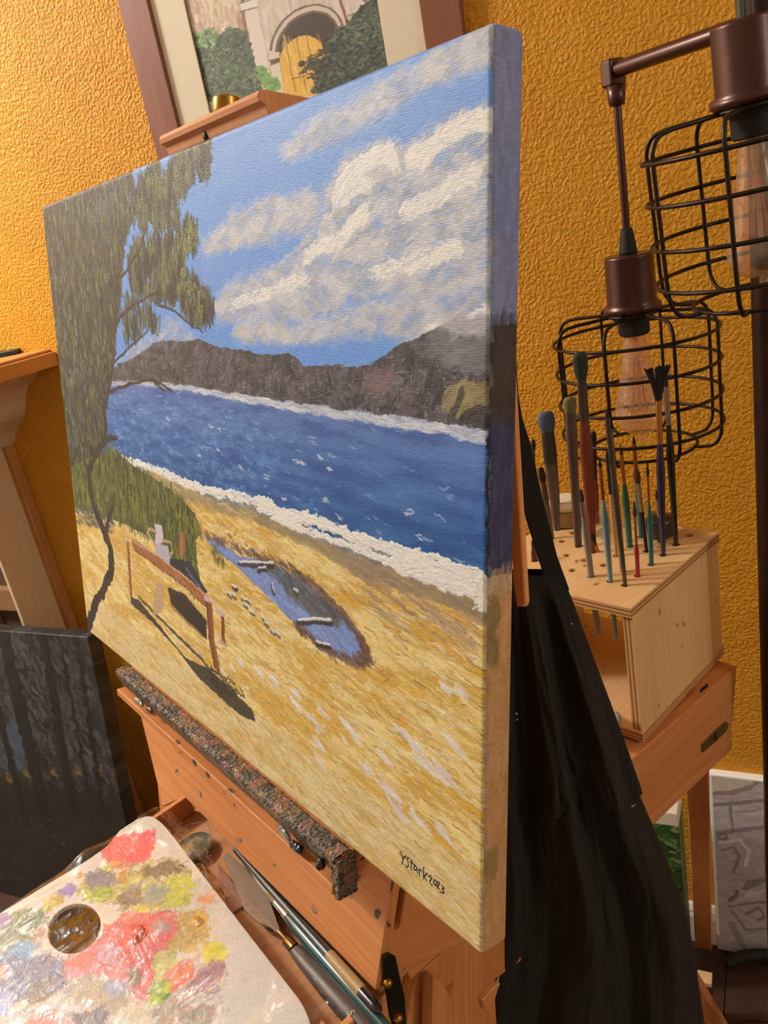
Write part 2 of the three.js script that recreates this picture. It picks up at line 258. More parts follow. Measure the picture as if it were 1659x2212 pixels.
// ---------------------------------------------------------------- the seaside painting on the easel
{
  const MARGIN = 0.0225, PW = 2048, S = PW / (W + 2 * MARGIN), PH = Math.round((H + 2 * MARGIN) * S), MI = MC.clone().invert();
  const map = (px, py) => { const p = onPlane(px, py, C0, NF).applyMatrix4(MI); return [(p.x + MARGIN) * S, (-p.y + MARGIN) * S]; };
  const P = new Painting(PW, PH, map, 1.0), x = P.x, mg = MARGIN * S, dab = P.dab.bind(P);
  seed(101);
  // sky
  const sky = [[122, 158, 220], [111, 152, 222], [97, 145, 226]];
  x.fillStyle = P.css(sky[1]); x.fillRect(0, 0, PW, PH);
  for (let i = 0; i < 9000; i++) { const u = rr(0, PW), v = rr(0, PH * 0.5), t = v / (PH * 0.45), c = t < 0.5 ? mixc(sky[0], sky[1], t * 2) : mixc(sky[1], sky[2], clamp(t * 2 - 1)); dab(u, v, rr(30, 110), rr(-0.2, 0.2), rr(14, 30), c, 0.35, 5, 4); }
  // clouds
  const cream = [206, 200, 186], warm = [204, 192, 174], grey = [158, 164, 170], yell = [190, 185, 158], bl = [142, 166, 206];
  const cloud = (pts, n, o = {}) => {
    const { size = 1, soft = 22, cols = [cream, cream, warm, grey, yell, grey], b = 40, al = 0.5 } = o;
    P.scatter(pts, n * 0.6, (u, v) => dab(u, v, rr(14, 46) * size, rr(-0.7, 0.5), rr(10, 26) * size, pick([grey, cream, bl]), 0.16, 8, 0), soft);
    P.scatter(pts, n, (u, v) => { const k = N2(u * 0.011, v * 0.017) * 0.6 + N2(u * 0.03, v * 0.05) * 0.4; const c = k > 0.12 ? pick([cream, cream, warm]) : k > -0.22 ? pick(cols) : pick([grey, grey, bl, yell]); dab(u, v, rr(8, 34) * size, rr(-0.8, 0.5), rr(3, 11) * size, c, rr(0.14, al * 0.85), 10, b); }, soft * 0.6);
  };
  cloud([[605, 345], [640, 305], [690, 265], [740, 250], [780, 215], [830, 190], [880, 165], [905, 140], [900, 165], [860, 210], [810, 245], [760, 275], [700, 300], [650, 330]], 1500, { soft: 20, al: 0.42 });
  cloud([[916, 165], [925, 140], [975, 122], [1010, 98], [1050, 58], [1070, 50], [1070, 105], [1020, 128], [980, 148], [940, 170]], 1500, { al: 0.45 });
  cloud([[430, 548], [470, 512], [500, 482], [545, 465], [570, 440], [605, 425], [650, 425], [690, 430], [700, 450], [670, 475], [600, 490], [560, 512], [500, 528]], 2400, { al: 0.42 });
  cloud([[1075, 236], [1030, 240], [985, 258], [945, 285], [915, 315], [880, 328], [858, 332], [838, 312], [805, 322], [765, 343], [737, 372], [716, 415], [704, 462], [700, 500], [668, 520], [640, 545], [620, 575], [660, 605], [720, 605], [800, 595], [880, 575], [960, 585], [1075, 610]], 9500, { soft: 14, al: 0.6, b: 70 });
  cloud([[462, 668], [490, 632], [545, 610], [600, 580], [640, 560], [720, 590], [800, 590], [880, 570], [960, 570], [1075, 590], [1075, 640], [980, 652], [900, 640], [820, 622], [740, 642], [690, 680], [620, 690], [560, 682], [500, 692]], 4200, { al: 0.45 });
  cloud([[500, 718], [545, 698], [640, 715], [720, 695], [820, 660], [900, 665], [1075, 640], [1075, 730], [930, 718], [870, 725], [850, 700], [780, 705], [700, 725], [640, 740], [560, 735]], 2600, { al: 0.5 });
  cloud([[245, 800], [275, 765], [320, 720], [365, 685], [395, 700], [425, 735], [400, 745], [360, 742], [310, 768]], 700, { soft: 10, al: 0.35, cols: [grey, [190, 184, 172]] });
  for (const [a, b] of [[520, 716], [535, 712], [586, 706], [626, 722], [600, 712]]) { const [u, v] = map(a, b); for (let i = 0; i < 40; i++) dab(u + rr(-26, 26), v + rr(-12, 12), rr(8, 20), rr(-0.6, 0.4), rr(3, 9), pick([yell, cream]), 0.25, 8, 20); }
  // bright ridges of the big cloud
  const ridge = (pts, n, w = 8) => { const q = P.poly2(pts); for (let i = 0; i < n; i++) { const k = Math.floor(rnd() * (q.length - 1)), t = rnd(), u = q[k][0] + (q[k + 1][0] - q[k][0]) * t, v = q[k][1] + (q[k + 1][1] - q[k][1]) * t, a = Math.atan2(q[k + 1][1] - q[k][1], q[k + 1][0] - q[k][0]); dab(u + rr(-4, 8), v + rr(-2, 22), rr(8, 30), a + rr(-0.5, 0.5), rr(2, w), pick([[240, 233, 216], [230, 219, 199]]), rr(0.3, 0.7), 8, 80); } };
  ridge([[1070, 240], [1030, 243], [985, 262], [945, 290], [915, 318], [880, 330]], 420); ridge([[850, 330], [838, 316], [805, 326], [765, 348], [737, 378], [722, 415]], 300);
  ridge([[800, 385], [770, 385], [735, 420]], 90, 6); ridge([[1035, 350], [990, 375], [950, 405], [900, 430], [870, 445]], 260, 6); ridge([[790, 445], [760, 470], [735, 505], [690, 520], [660, 545]], 260, 7); ridge([[990, 520], [940, 530], [880, 560], [800, 580]], 200, 6); ridge([[660, 590], [600, 610], [540, 635], [500, 650]], 180, 6); ridge([[1070, 660], [1000, 690], [930, 705]], 220, 8);
  // mountains
  const mt = [[225, 815], [255, 786], [275, 780], [300, 766], [330, 742], [355, 735], [390, 737], [430, 732], [465, 748], [510, 755], [540, 758], [555, 765], [600, 765], [625, 762], [645, 778], [655, 790], [690, 788], [735, 788], [775, 793], [805, 785], [835, 765], [865, 745], [900, 730], [930, 716], [960, 703], [1000, 698], [1080, 702], [1080, 942], [980, 917], [850, 900], [700, 882], [600, 866], [520, 856], [420, 836], [330, 826], [225, 828]];
  P.tone = 0.84;
  P.poly(mt, [88, 78, 70]);
  const swirl = (u, v, s = 0.008) => N2(u * s, v * s * 1.4) * 2.2 - 0.5;
  P.clip(mt, () => {
  P.scatter(mt, 9000, (u, v, fx) => dab(u, v, rr(10, 30), swirl(u, v) - (fx > 0.6 ? 0.3 : 0), rr(5, 13), pick([[74, 67, 61], [92, 84, 78], [84, 76, 72], [100, 91, 87], [64, 58, 53]]), 0.35, 7, 26), 2);
  P.scatter(mt, 4200, (u, v, fx, fy) => { const q = N2(u * 0.012 + 40, v * 0.017) + fy * 0.5; if (q > 0.05) dab(u, v, rr(8, 26), swirl(u, v, 0.013), rr(3, 8), pick([[118, 106, 102], [130, 114, 110], [124, 102, 98], [138, 124, 118], [120, 116, 112]]), 0.32, 9, 60); }, 0);
  P.scatter(mt, 900, (u, v, fx, fy) => { if (fy > 0.3) dab(u, v, rr(4, 13), swirl(u, v, 0.02), rr(1.5, 4), pick([[158, 146, 138], [170, 158, 150], [150, 132, 126]]), 0.5, 9, 110); }, 0);
  P.scatter(mt, 1500, (u, v, fx, fy) => { if (N2(u * 0.02 + 9, v * 0.03) < -0.3) dab(u, v, rr(8, 22), swirl(u, v, 0.013), rr(4, 9), [58, 52, 47], 0.4, 6, 10); }, 0);
  P.scatter([[930, 712], [1066, 700], [1066, 800], [990, 790], [930, 760]], 700, (u, v) => dab(u, v, rr(10, 30), rr(-0.5, 0.4), rr(4, 11), pick([[140, 132, 126], [122, 114, 108], [158, 150, 142]]), 0.22, 10, 50), 20);
  P.scatter([[960, 845], [1000, 830], [1045, 830], [1050, 870], [1000, 900], [960, 880]], 260, (u, v) => dab(u, v, rr(8, 30), rr(-1.0, -0.5), rr(3, 8), pick([[166, 146, 92], [150, 128, 76], [186, 166, 112]]), 0.5, 10, 50), 4);
  P.scatter([[790, 810], [850, 800], [850, 850], [780, 850]], 120, (u, v) => dab(u, v, rr(10, 30), rr(-0.9, 0.2), rr(4, 9), [150, 118, 110], 0.3, 8, 20), 10);
  for (const [a, b] of [[[935, 880], [955, 850]], [[978, 890], [1000, 845]], [[1000, 905], [1040, 880]]]) P.line([a, b], 12, [62, 56, 48], 0.7);
  });
  P.scatter([[250, 800], [275, 762], [330, 725], [400, 715], [430, 735], [380, 742], [330, 752], [290, 780]], 260, (u, v) => dab(u, v, rr(10, 30), rr(-1, 0), rr(6, 14), pick([[176, 172, 168], [158, 154, 150], [190, 184, 176]]), 0.2, 8, 20), 12);
  P.scatter([[950, 690], [1066, 685], [1066, 725], [980, 715]], 260, (u, v) => dab(u, v, rr(10, 28), rr(-0.6, 0.3), rr(4, 9), pick([[214, 204, 190], [190, 180, 170]]), 0.3, 8, 70), 8);
  P.tone = 0.94;
  // sea
  const sea = [[225, 826], [330, 828], [420, 838], [520, 858], [600, 868], [700, 884], [850, 903], [980, 922], [1085, 950], [1085, 1290], [1000, 1256], [960, 1242], [900, 1222], [850, 1202], [760, 1178], [700, 1153], [650, 1123], [600, 1103], [560, 1088], [500, 1073], [430, 1058], [360, 1028], [300, 1006], [255, 992], [150, 1000]];
  P.poly(sea, [74, 108, 158]);
  const seaC = [[98, 122, 164], [86, 118, 162], [68, 106, 152], [54, 96, 142], [48, 92, 134]];
  P.clip(sea, () => {
  P.scatter(sea, 16000, (u, v, fx, fy) => { const t = clamp((fy - 0.05) / 0.75) * 3.99, i = Math.floor(t), n = N2(u * 0.004, v * 0.03); let c = mixc(seaC[i], seaC[i + 1], t - i); if (n > 0.35) c = mixc(c, [104, 142, 180], 0.35); if (n < -0.35) c = mixc(c, [40, 72, 126], 0.4); dab(u, v, rr(18, 84), rr(-0.06, 0.10), rr(3, 9), c, 0.4, 8, 34); }, 6);
  });
  P.scatter([[235, 850], [520, 880], [620, 980], [560, 1080], [300, 1000], [240, 960]], 2200, (u, v) => { if (N2(u * 0.02, v * 0.03) > -0.05) dab(u, v, rr(8, 34), rr(-0.25, 0.4), rr(3, 8), pick([[112, 152, 186], [98, 140, 178], [130, 166, 196], [88, 124, 170]]), 0.28, 8, 40); }, 8);
  P.scatter(sea, 900, (u, v) => { if (N2(u * 0.01 + 9, v * 0.02) > 0.2) dab(u, v, rr(5, 26), rr(-0.1, 0.35), rr(1.2, 3), pick([[190, 204, 216], [150, 180, 206]]), 0.6, 10, 120); }, -10);
  for (const [a, b] of [[640, 995], [655, 1000], [690, 992], [710, 1012], [615, 1080], [700, 1080], [880, 1105], [906, 1158], [735, 1120], [520, 1010], [470, 970], [480, 1065], [575, 1030], [430, 985], [365, 905], [455, 920], [475, 930]]) { const [u, v] = map(a, b); for (let i = 0; i < 4; i++) dab(u + rr(-9, 9), v + rr(-4, 4), rr(6, 18), rr(-0.1, 0.4), rr(1.5, 3.5), [226, 222, 214], 0.8, 8, 150); }
  P.tone = 1;
  // white far shore
  const far = P.poly2([[240, 826], [330, 828], [420, 838], [520, 857], [600, 868], [700, 885], [850, 904], [980, 924], [1060, 944]]);
  for (let i = 0; i < 1300; i++) { const k = Math.min(far.length - 2, Math.floor(Math.pow(rnd(), 0.8) * (far.length - 1))), t = rnd(), u = far[k][0] + (far[k + 1][0] - far[k][0]) * t, v = far[k][1] + (far[k + 1][1] - far[k][1]) * t; dab(u, v + rr(-3, 8 + 5 * k / 8), rr(14, 60), rr(-0.02, 0.09), rr(1.5, 4), pick([[214, 206, 194], [176, 184, 190], [150, 156, 160], [226, 220, 208]]), 0.5, 8, 60); }
  // sand
  const sand = [[140, 1085], [255, 1000], [300, 1012], [360, 1034], [430, 1064], [500, 1082], [560, 1098], [600, 1114], [650, 1140], [700, 1170], [760, 1196], [850, 1224], [900, 1244], [960, 1266], [1000, 1280], [1090, 1310], [1090, 2140], [960, 2030], [760, 1870], [560, 1700], [380, 1545], [160, 1360]];
  P.poly(sand, [206, 166, 98]);
  const sandC = [[222, 183, 92], [212, 165, 68], [236, 204, 120], [230, 192, 104], [202, 159, 76], [216, 162, 54], [240, 215, 142], [206, 175, 104]];
  P.scatter(sand, 30000, (u, v, fx, fy) => { const n = N2(u * 0.0026, v * 0.012) * 0.7 + N2(u * 0.01, v * 0.03) * 0.5; let c = n > 0.3 ? pick([sandC[2], sandC[6], sandC[3]]) : n < -0.3 ? pick([sandC[1], sandC[5], sandC[4]]) : pick(sandC); if (fy > 0.72) c = mixc(c, [216, 192, 140], 0.45); dab(u, v, rr(12, 70), rr(0.0, 0.24) - fx * 0.06, rr(3, 11), c, 0.5, 10, 60); }, 10);
  P.scatter(sand, 5200, (u, v, fx) => dab(u, v, rr(8, 46), rr(0.02, 0.34), rr(1.5, 4), pick([[236, 214, 164], [232, 206, 150], [170, 126, 62], [204, 160, 84], [214, 196, 158]]), 0.6, 12, 130), 0);
  // wet sand under the surf, grey patches
  const wet = P.poly2([[300, 1016], [430, 1070], [560, 1104], [650, 1146], [760, 1204], [900, 1252], [1060, 1308]]);
  for (let i = 0; i < 900; i++) { const k = Math.floor(rnd() * 6), t = rnd(), u = wet[k][0] + (wet[k + 1][0] - wet[k][0]) * t, v = wet[k][1] + (wet[k + 1][1] - wet[k][1]) * t; dab(u, v + rr(-4, 26), rr(20, 70), rr(0.05, 0.2), rr(3, 9), pick([[150, 128, 88], [136, 120, 92], [166, 138, 84]]), 0.28, 8, 20); }
  P.scatter([[760, 1160], [1000, 1290], [1060, 1400], [900, 1380], [780, 1300]], 130, (u, v) => dab(u, v, rr(30, 100), rr(0.1, 0.25), rr(3, 8), pick([[150, 118, 92], [158, 126, 104], [130, 106, 88]]), 0.35, 8, 20), 20);
  P.scatter([[420, 1110], [620, 1190], [760, 1330], [800, 1420], [860, 1490], [820, 1480], [700, 1290], [560, 1200]], 420, (u, v) => dab(u, v, rr(4, 14), rr(-1, 1), rr(2, 6), pick([[120, 84, 52], [166, 116, 60], [226, 196, 150], [196, 140, 60], [92, 66, 48]]), 0.6, 10, 120), 12);
  // white dabs over the sand
  for (const [a, b, l] of [[640, 1500, 22], [700, 1540, 30], [740, 1560, 26], [590, 1470, 26], [640, 1520, 40], [745, 1600, 20], [690, 1610, 26], [790, 1660, 26], [830, 1640, 30], [870, 1590, 60], [890, 1600, 54], [975, 1600, 22], [930, 1660, 60], [960, 1670, 40], [830, 1700, 40], [850, 1715, 36], [690, 1640, 22], [800, 1665, 24], [970, 1490, 18], [1000, 1495, 14], [560, 1450, 24], [520, 1430, 18], [500, 1440, 16], [680, 1560, 40], [905, 1770, 40], [860, 1750, 36], [960, 1800, 40], [700, 1880, 34], [430, 1420, 24], [480, 1450, 20], [760, 1580, 40], [985, 1615, 20]]) { const [u, v] = map(a, b); for (let i = 0; i < 5; i++) dab(u + rr(-10, 10), v + rr(-6, 6), l * rr(0.7, 1.6), rr(0.1, 0.7), rr(4, 9), pick([[232, 214, 190], [222, 206, 196], [236, 222, 196]]), 0.55, 8, 150); }
  // pool
  const pool = [[440, 1158], [480, 1172], [520, 1203], [580, 1212], [640, 1243], [690, 1278], [730, 1318], [765, 1358], [786, 1395], [792, 1422], [765, 1428], [720, 1412], [690, 1396], [660, 1370], [620, 1330], [580, 1290], [540, 1250], [500, 1215], [468, 1192]];
  P.poly(pool, [122, 134, 158]);
  P.clip(pool, () => {
  P.scatter(pool, 1700, (u, v) => dab(u, v, rr(10, 44), rr(0.2, 0.5), rr(3, 8), pick([[128, 144, 178], [116, 136, 176], [138, 150, 176], [110, 124, 150], [140, 164, 196]]), 0.5, 8, 24), 2);
  P.scatter([[560, 1208], [640, 1245], [700, 1290], [745, 1340], [700, 1340], [640, 1300], [590, 1250]], 520, (u, v) => dab(u, v, rr(10, 40), rr(0.2, 0.6), rr(4, 10), pick([[100, 96, 84], [84, 84, 82], [118, 108, 88], [72, 74, 76]]), 0.45, 8, 20), 6);
  });
  const rim = P.poly2([[445, 1155], [500, 1180], [560, 1203], [620, 1222], [680, 1262], [740, 1325], [780, 1380], [796, 1420], [770, 1432], [700, 1402], [640, 1352]]);
  for (let i = 0; i < 520; i++) { const k = Math.floor(rnd() * 10), t = rnd(), u = rim[k][0] + (rim[k + 1][0] - rim[k][0]) * t, v = rim[k][1] + (rim[k + 1][1] - rim[k][1]) * t; dab(u + rr(-8, 8), v + rr(-8, 8), rr(8, 26), rr(0, 0.9), rr(3, 8), pick([[112, 78, 62], [96, 70, 58], [130, 96, 66], [84, 64, 54]]), 0.45, 8, 50); }
  const stick = (p, w = 6) => { P.line(p.map(([a, b]) => [a, b + 6]), w * 2, [52, 44, 38], 0.8); P.line(p, w, [226, 212, 192], 0.95, 210); };
  stick([[516, 1212], [545, 1216], [590, 1215]]); stick([[558, 1228], [575, 1226]], 5); stick([[645, 1340], [680, 1336], [715, 1340]], 7); stick([[684, 1384], [712, 1392]], 5); stick([[588, 1262], [592, 1276]], 5); stick([[505, 1263], [512, 1268]], 6);
  for (const [a, b] of [[495, 1282], [505, 1285], [525, 1290], [535, 1296], [545, 1320], [570, 1335], [575, 1345], [590, 1362], [600, 1366], [530, 1305], [505, 1265], [640, 1275]]) { const [u, v] = map(a, b); dab(u, v + 6, 14, 0.2, 9, [70, 60, 50], 0.7, 6, 0); dab(u, v, 13, 0.2, 7, [226, 212, 190], 0.9, 8, 160); }
  // surf
  const foam = (pts, n, spread, w) => { const q = P.poly2(pts); for (let i = 0; i < n; i++) { const k = Math.floor(rnd() * (q.length - 1)), t = rnd(), u = q[k][0] + (q[k + 1][0] - q[k][0]) * t, v = q[k][1] + (q[k + 1][1] - q[k][1]) * t, a = Math.atan2(q[k + 1][1] - q[k][1], q[k + 1][0] - q[k][0]); dab(u, v + rr(-1, 1) * spread, rr(8, 34), a + rr(-0.35, 0.35), rr(2, w), pick([[238, 228, 214], [232, 220, 202], [242, 236, 226]]), 0.9, 8, 165); } };
  const grey2 = P.poly2([[430, 1066], [500, 1084], [600, 1118], [700, 1168], [800, 1204], [900, 1236], [1000, 1270]]);
  for (let i = 0; i < 420; i++) { const k = Math.floor(rnd() * 6), t = rnd(), u = grey2[k][0] + (grey2[k + 1][0] - grey2[k][0]) * t, v = grey2[k][1] + (grey2[k + 1][1] - grey2[k][1]) * t; dab(u, v + rr(-12, 4), rr(16, 50), rr(0.1, 0.25), rr(4, 9), pick([[126, 122, 112], [104, 108, 108], [146, 138, 122]]), 0.5, 8, 30); }
  foam([[252, 988], [300, 1002], [360, 1024], [400, 1044], [450, 1060], [500, 1072]], 420, 9, 7); foam([[490, 1068], [560, 1084], [585, 1092], [600, 1108], [640, 1116], [680, 1122]], 260, 10, 8);
  foam([[640, 1116], [700, 1132], [760, 1158], [800, 1172], [860, 1190], [900, 1202]], 330, 9, 8); foam([[590, 1118], [640, 1140], [700, 1160], [760, 1182], [800, 1198], [850, 1218]], 280, 5, 6);
  foam([[880, 1200], [950, 1220], [1000, 1238], [1048, 1258]], 330, 12, 8); foam([[850, 1214], [920, 1242], [980, 1262], [1048, 1288]], 360, 12, 7); foam([[560, 1096], [600, 1112], [640, 1130]], 90, 8, 7);
  P.scatter([[1030, 1255], [1062, 1260], [1062, 1330], [1036, 1320]], 160, (u, v) => dab(u, v, rr(5, 22), rr(-0.5, 0.9), rr(2, 6), pick([[238, 228, 210], [224, 206, 170]]), 0.8, 8, 160), 6);
  P.tone = 0.86;
  // scrub
  const grass = [[150, 985], [250, 972], [290, 1008], [340, 1038], [390, 1075], [420, 1108], [438, 1152], [420, 1168], [428, 1230], [440, 1282], [420, 1290], [380, 1210], [330, 1165], [290, 1142], [250, 1124], [210, 1112], [150, 1092]];
  P.poly(grass, [92, 92, 46]);
  P.scatter(grass, 3600, (u, v, fx, fy) => dab(u, v, rr(14, 40), Math.PI / 2 + rr(-0.45, 0.35), rr(3, 8), pick([[112, 116, 48], [78, 78, 36], [146, 144, 56], [62, 62, 32], [126, 122, 60], [178, 168, 66], [96, 100, 56]]), 0.7, 12, 80), 6);
  P.scatter([[448, 1178], [470, 1182], [492, 1222], [470, 1222]], 90, (u, v) => dab(u, v, rr(8, 20), Math.PI / 2 + rr(-0.4, 0.4), rr(2, 4), pick([[100, 112, 44], [70, 74, 34], [140, 142, 52]]), 0.8, 10, 60), 4);
  P.scatter([[165, 1085], [215, 1105], [250, 1128], [240, 1150], [165, 1130]], 260, (u, v) => dab(u, v, rr(12, 34), rr(0, 0.4), rr(4, 9), pick([[96, 92, 84], [82, 78, 72], [120, 108, 92]]), 0.45, 8, 20), 4);
  P.tone = 0.92;
  // bench, its shadow, the seated figure
  P.poly([[283, 1290], [300, 1296], [400, 1420], [452, 1445], [500, 1490], [545, 1532], [552, 1560], [520, 1545], [490, 1520], [430, 1465], [380, 1400], [330, 1345], [283, 1304]], [70, 60, 46], 0.9);
  P.poly([[362, 1268], [400, 1285], [446, 1340], [446, 1382], [420, 1356], [370, 1305]], [58, 48, 38], 0.95);
  P.scatter([[440, 1430], [500, 1470], [530, 1500], [480, 1500], [440, 1450]], 120, (u, v) => dab(u, v, rr(8, 26), rr(-0.6, 0.9), rr(3, 7), [62, 56, 44], 0.7, 8, 20), 8);
  P.line([[300, 1290], [380, 1370], [440, 1428]], 10, [86, 70, 50], 0.9); P.line([[370, 1310], [440, 1376]], 9, [160, 118, 66], 0.8);
  P.poly([[340, 1255], [356, 1262], [352, 1320], [330, 1330], [332, 1290]], [206, 166, 120], 0.9);
  P.poly([[334, 1130], [350, 1135], [354, 1170], [336, 1180]], [222, 206, 190]);      // hair
  P.poly([[336, 1172], [362, 1180], [370, 1215], [360, 1235], [335, 1215]], [196, 186, 178]); P.line([[336, 1176], [318, 1152], [322, 1142], [338, 1150]], 9, [206, 166, 126], 1); P.line([[352, 1168], [368, 1172], [374, 1190], [366, 1198]], 9, [196, 160, 110], 1);
  P.line([[338, 1210], [362, 1228]], 10, [92, 104, 124], 0.9); P.poly([[386, 1150], [398, 1150], [402, 1195], [386, 1210]], [162, 106, 56]); P.line([[391, 1152], [393, 1205]], 4, [206, 170, 110], 0.8);
  P.poly([[368, 1205], [410, 1212], [448, 1278], [440, 1290], [400, 1255], [366, 1230]], [60, 56, 58]); P.line([[402, 1228], [436, 1276]], 7, [120, 130, 148], 0.8);
  P.line([[291, 1178], [340, 1212], [400, 1256], [452, 1304]], 34, [172, 106, 58], 1); P.line([[289, 1170], [340, 1200], [400, 1246], [450, 1292]], 5, [222, 184, 142], 0.9, 170); P.line([[292, 1190], [345, 1226], [402, 1270], [450, 1316]], 4, [112, 62, 30], 0.8);
  for (let i = 0; i < 120; i++) { const t = rnd(), [u, v] = map(291 + 160 * t + rr(-3, 3), 1178 + 124 * t + rr(-12, 14)); dab(u, v, rr(10, 34), 0.62, rr(2, 4), pick([[190, 124, 70], [150, 84, 42], [206, 150, 96]]), 0.6, 8, 60); }
  P.line([[276, 1168], [283, 1285]], 17, [158, 90, 48], 1); P.line([[271, 1168], [278, 1280]], 5, [196, 142, 88], 0.8); P.line([[272, 1165], [281, 1168]], 9, [226, 206, 184], 0.9, 170);
  P.line([[452, 1300], [458, 1380], [470, 1440]], 24, [150, 84, 46], 1); P.line([[446, 1300], [452, 1380], [464, 1440]], 7, [82, 54, 36], 0.9); P.line([[458, 1305], [464, 1400], [472, 1440]], 5, [196, 152, 96], 0.8); P.line([[444, 1292], [462, 1300]], 12, [226, 206, 184], 0.9, 170);
  P.line([[480, 1330], [483, 1388]], 17, [150, 78, 46], 1); P.line([[472, 1322], [484, 1326]], 13, [222, 196, 170], 0.9, 170); P.line([[474, 1385], [488, 1394]], 11, [206, 176, 140], 0.9);
  P.tone = 0.76;
  // tree: foliage
  const leafC = [[72, 72, 44], [98, 102, 54], [60, 55, 40], [118, 122, 62], [82, 80, 60], [98, 90, 70], [52, 48, 36], [140, 140, 84], [88, 84, 72]];
  const foliage = (pts, n, o = {}) => {
    P.scatter(pts, n, (u, v) => { const q = N2(u * 0.012, v * 0.02), cl = N2(u * 0.02 + 7, v * 0.012) * 0.7 + rr(-0.5, 0.5); if (q < (o.gap ?? -0.75)) return; dab(u, v, rr(16, 46), Math.PI / 2 + rr(-0.4, 0.3), rr(4, 11), cl > 0.35 ? pick([[112, 114, 62], [130, 128, 78], [104, 106, 58]]) : cl < -0.25 ? pick([[56, 51, 40], [64, 60, 44], [70, 62, 52]]) : pick(leafC), 0.55, 10, 60); }, o.grow ?? 6);
    P.scatter(pts, n * 0.2, (u, v) => { if (N2(u * 0.012, v * 0.02) < (o.gap ?? -0.75) || N2(u * 0.02 + 7, v * 0.012) < -0.1) return; dab(u, v, rr(8, 24), Math.PI / 2 + rr(-0.5, 0.4), rr(3, 7), pick([[150, 150, 78], [136, 140, 70], [168, 160, 104], [176, 170, 80], [156, 150, 124]]), 0.65, 12, 120); }, o.grow ?? 6);
  };
  const left = [[70, 470], [100, 440], [200, 400], [285, 365], [292, 420], [290, 470], [270, 520], [262, 600], [258, 680], [246, 760], [232, 850], [222, 930], [218, 975], [150, 1010]];
  P.poly(left, [74, 70, 52], 0.9);
  foliage(left, 5200, { grow: 10 });
  P.scatter(left, 900, (u, v) => { if (N2(u * 0.01, v * 0.006) > 0.1) dab(u, v, rr(20, 60), Math.PI / 2 + rr(-0.25, 0.2), rr(2, 6), pick([[54, 48, 38], [64, 58, 46]]), 0.7, 8, 40); }, 0);
  P.scatter(left, 260, (u, v) => dab(u, v, rr(6, 18), Math.PI / 2 + rr(-0.3, 0.3), rr(3, 6), pick([[206, 200, 170], [190, 186, 90], [168, 172, 80], [196, 196, 186]]), 0.8, 10, 150), 0);
  P.scatter(left, 300, (u, v) => { if (N2(u * 0.006 + 3, v * 0.006) > -0.1) dab(u, v, rr(8, 22), Math.PI / 2 + rr(-0.3, 0.3), rr(5, 10), pick([[142, 160, 196], [150, 160, 176]]), 0.5, 8); }, 0);
  foliage([[300, 400], [330, 360], [345, 352], [350, 400], [380, 345], [420, 315], [455, 285], [452, 340], [450, 365], [415, 378], [392, 415], [360, 440], [330, 455], [300, 470], [285, 440]], 2600, { gap: -0.6 });
  foliage([[300, 470], [360, 450], [392, 455], [388, 475], [340, 490], [300, 500]], 300, { gap: -0.4 });
  foliage([[300, 520], [345, 525], [385, 500], [410, 478], [428, 505], [424, 530], [396, 548], [400, 590], [425, 610], [445, 635], [466, 670], [440, 695], [408, 690], [396, 660], [350, 640], [320, 640], [280, 620], [275, 570]], 3600, { gap: -0.5 });
  foliage([[270, 640], [330, 660], [350, 690], [320, 720], [270, 740], [262, 700]], 420, { gap: -0.3 });
  P.scatter([[405, 490], [428, 505], [420, 540], [395, 560], [400, 600], [430, 620], [440, 680], [410, 660], [390, 590]], 260, (u, v) => dab(u, v, rr(6, 18), rr(0.6, 2.4), rr(2, 4), pick([[190, 182, 70], [160, 158, 60], [216, 204, 120]]), 0.8, 10, 150), 4);
  P.tone = 0.78;
  // trunk and branches
  const limb = (pts, w0, w1, c = [74, 58, 46]) => { const q = P.poly2(pts), cv = new THREE.CatmullRomCurve3(q.map(([a, b]) => V3(a, b, 0))); for (let i = 0; i < 160; i++) { const t = i / 160, p = cv.getPoint(t), tt = cv.getTangent(t), w = w0 + (w1 - w0) * t; dab(p.x + rr(-0.2, 0.2) * w, p.y, 16, Math.atan2(tt.y, tt.x) + rr(-0.15, 0.15), w * rr(0.7, 1), c, 0.9, 8, 60); if (w > 6) dab(p.x + w * 0.28, p.y, 16, Math.atan2(tt.y, tt.x), w * 0.2, [128, 96, 66], 0.5, 10, 110); } };
  limb([[192, 1352], [204, 1312], [226, 1268], [240, 1230], [238, 1190], [226, 1150], [208, 1104], [196, 1060], [192, 1020], [204, 988], [220, 960], [228, 925], [226, 895], [232, 850], [242, 800], [248, 700], [252, 620], [270, 540]], 46, 12);
  limb([[226, 1160], [236, 1120], [244, 1092]], 22, 8); limb([[222, 960], [236, 946], [250, 946]], 22, 12); limb([[192, 1020], [182, 990], [186, 940], [180, 860]], 12, 5);
  limb([[234, 848], [256, 838], [290, 828], [330, 822], [360, 838], [372, 846]], 12, 2); limb([[330, 822], [352, 842]], 6, 3); limb([[248, 700], [268, 676], [300, 652], [340, 630]], 11, 4); limb([[340, 655], [380, 675], [410, 700], [435, 715]], 6, 2); limb([[250, 780], [285, 745], [320, 715]], 6, 2); limb([[262, 600], [300, 540], [318, 490]], 9, 3); limb([[152, 1010], [168, 970], [180, 930]], 10, 4);
  P.tone = 1;
  // wrapped sides: what the brush left there
  const cw = W * S + mg, ys = (py) => map(1066, py)[1];
  const side = (y0, y1, c, n, list) => { x.fillStyle = P.css(c); x.fillRect(cw + 1, y0, mg, y1 - y0); for (let i = 0; i < n; i++) dab(cw + rr(4, mg), rr(y0, y1), rr(12, 50), Math.PI / 2 + rr(-0.25, 0.25), rr(4, 12), pick(list), 0.25, 6, 16); };
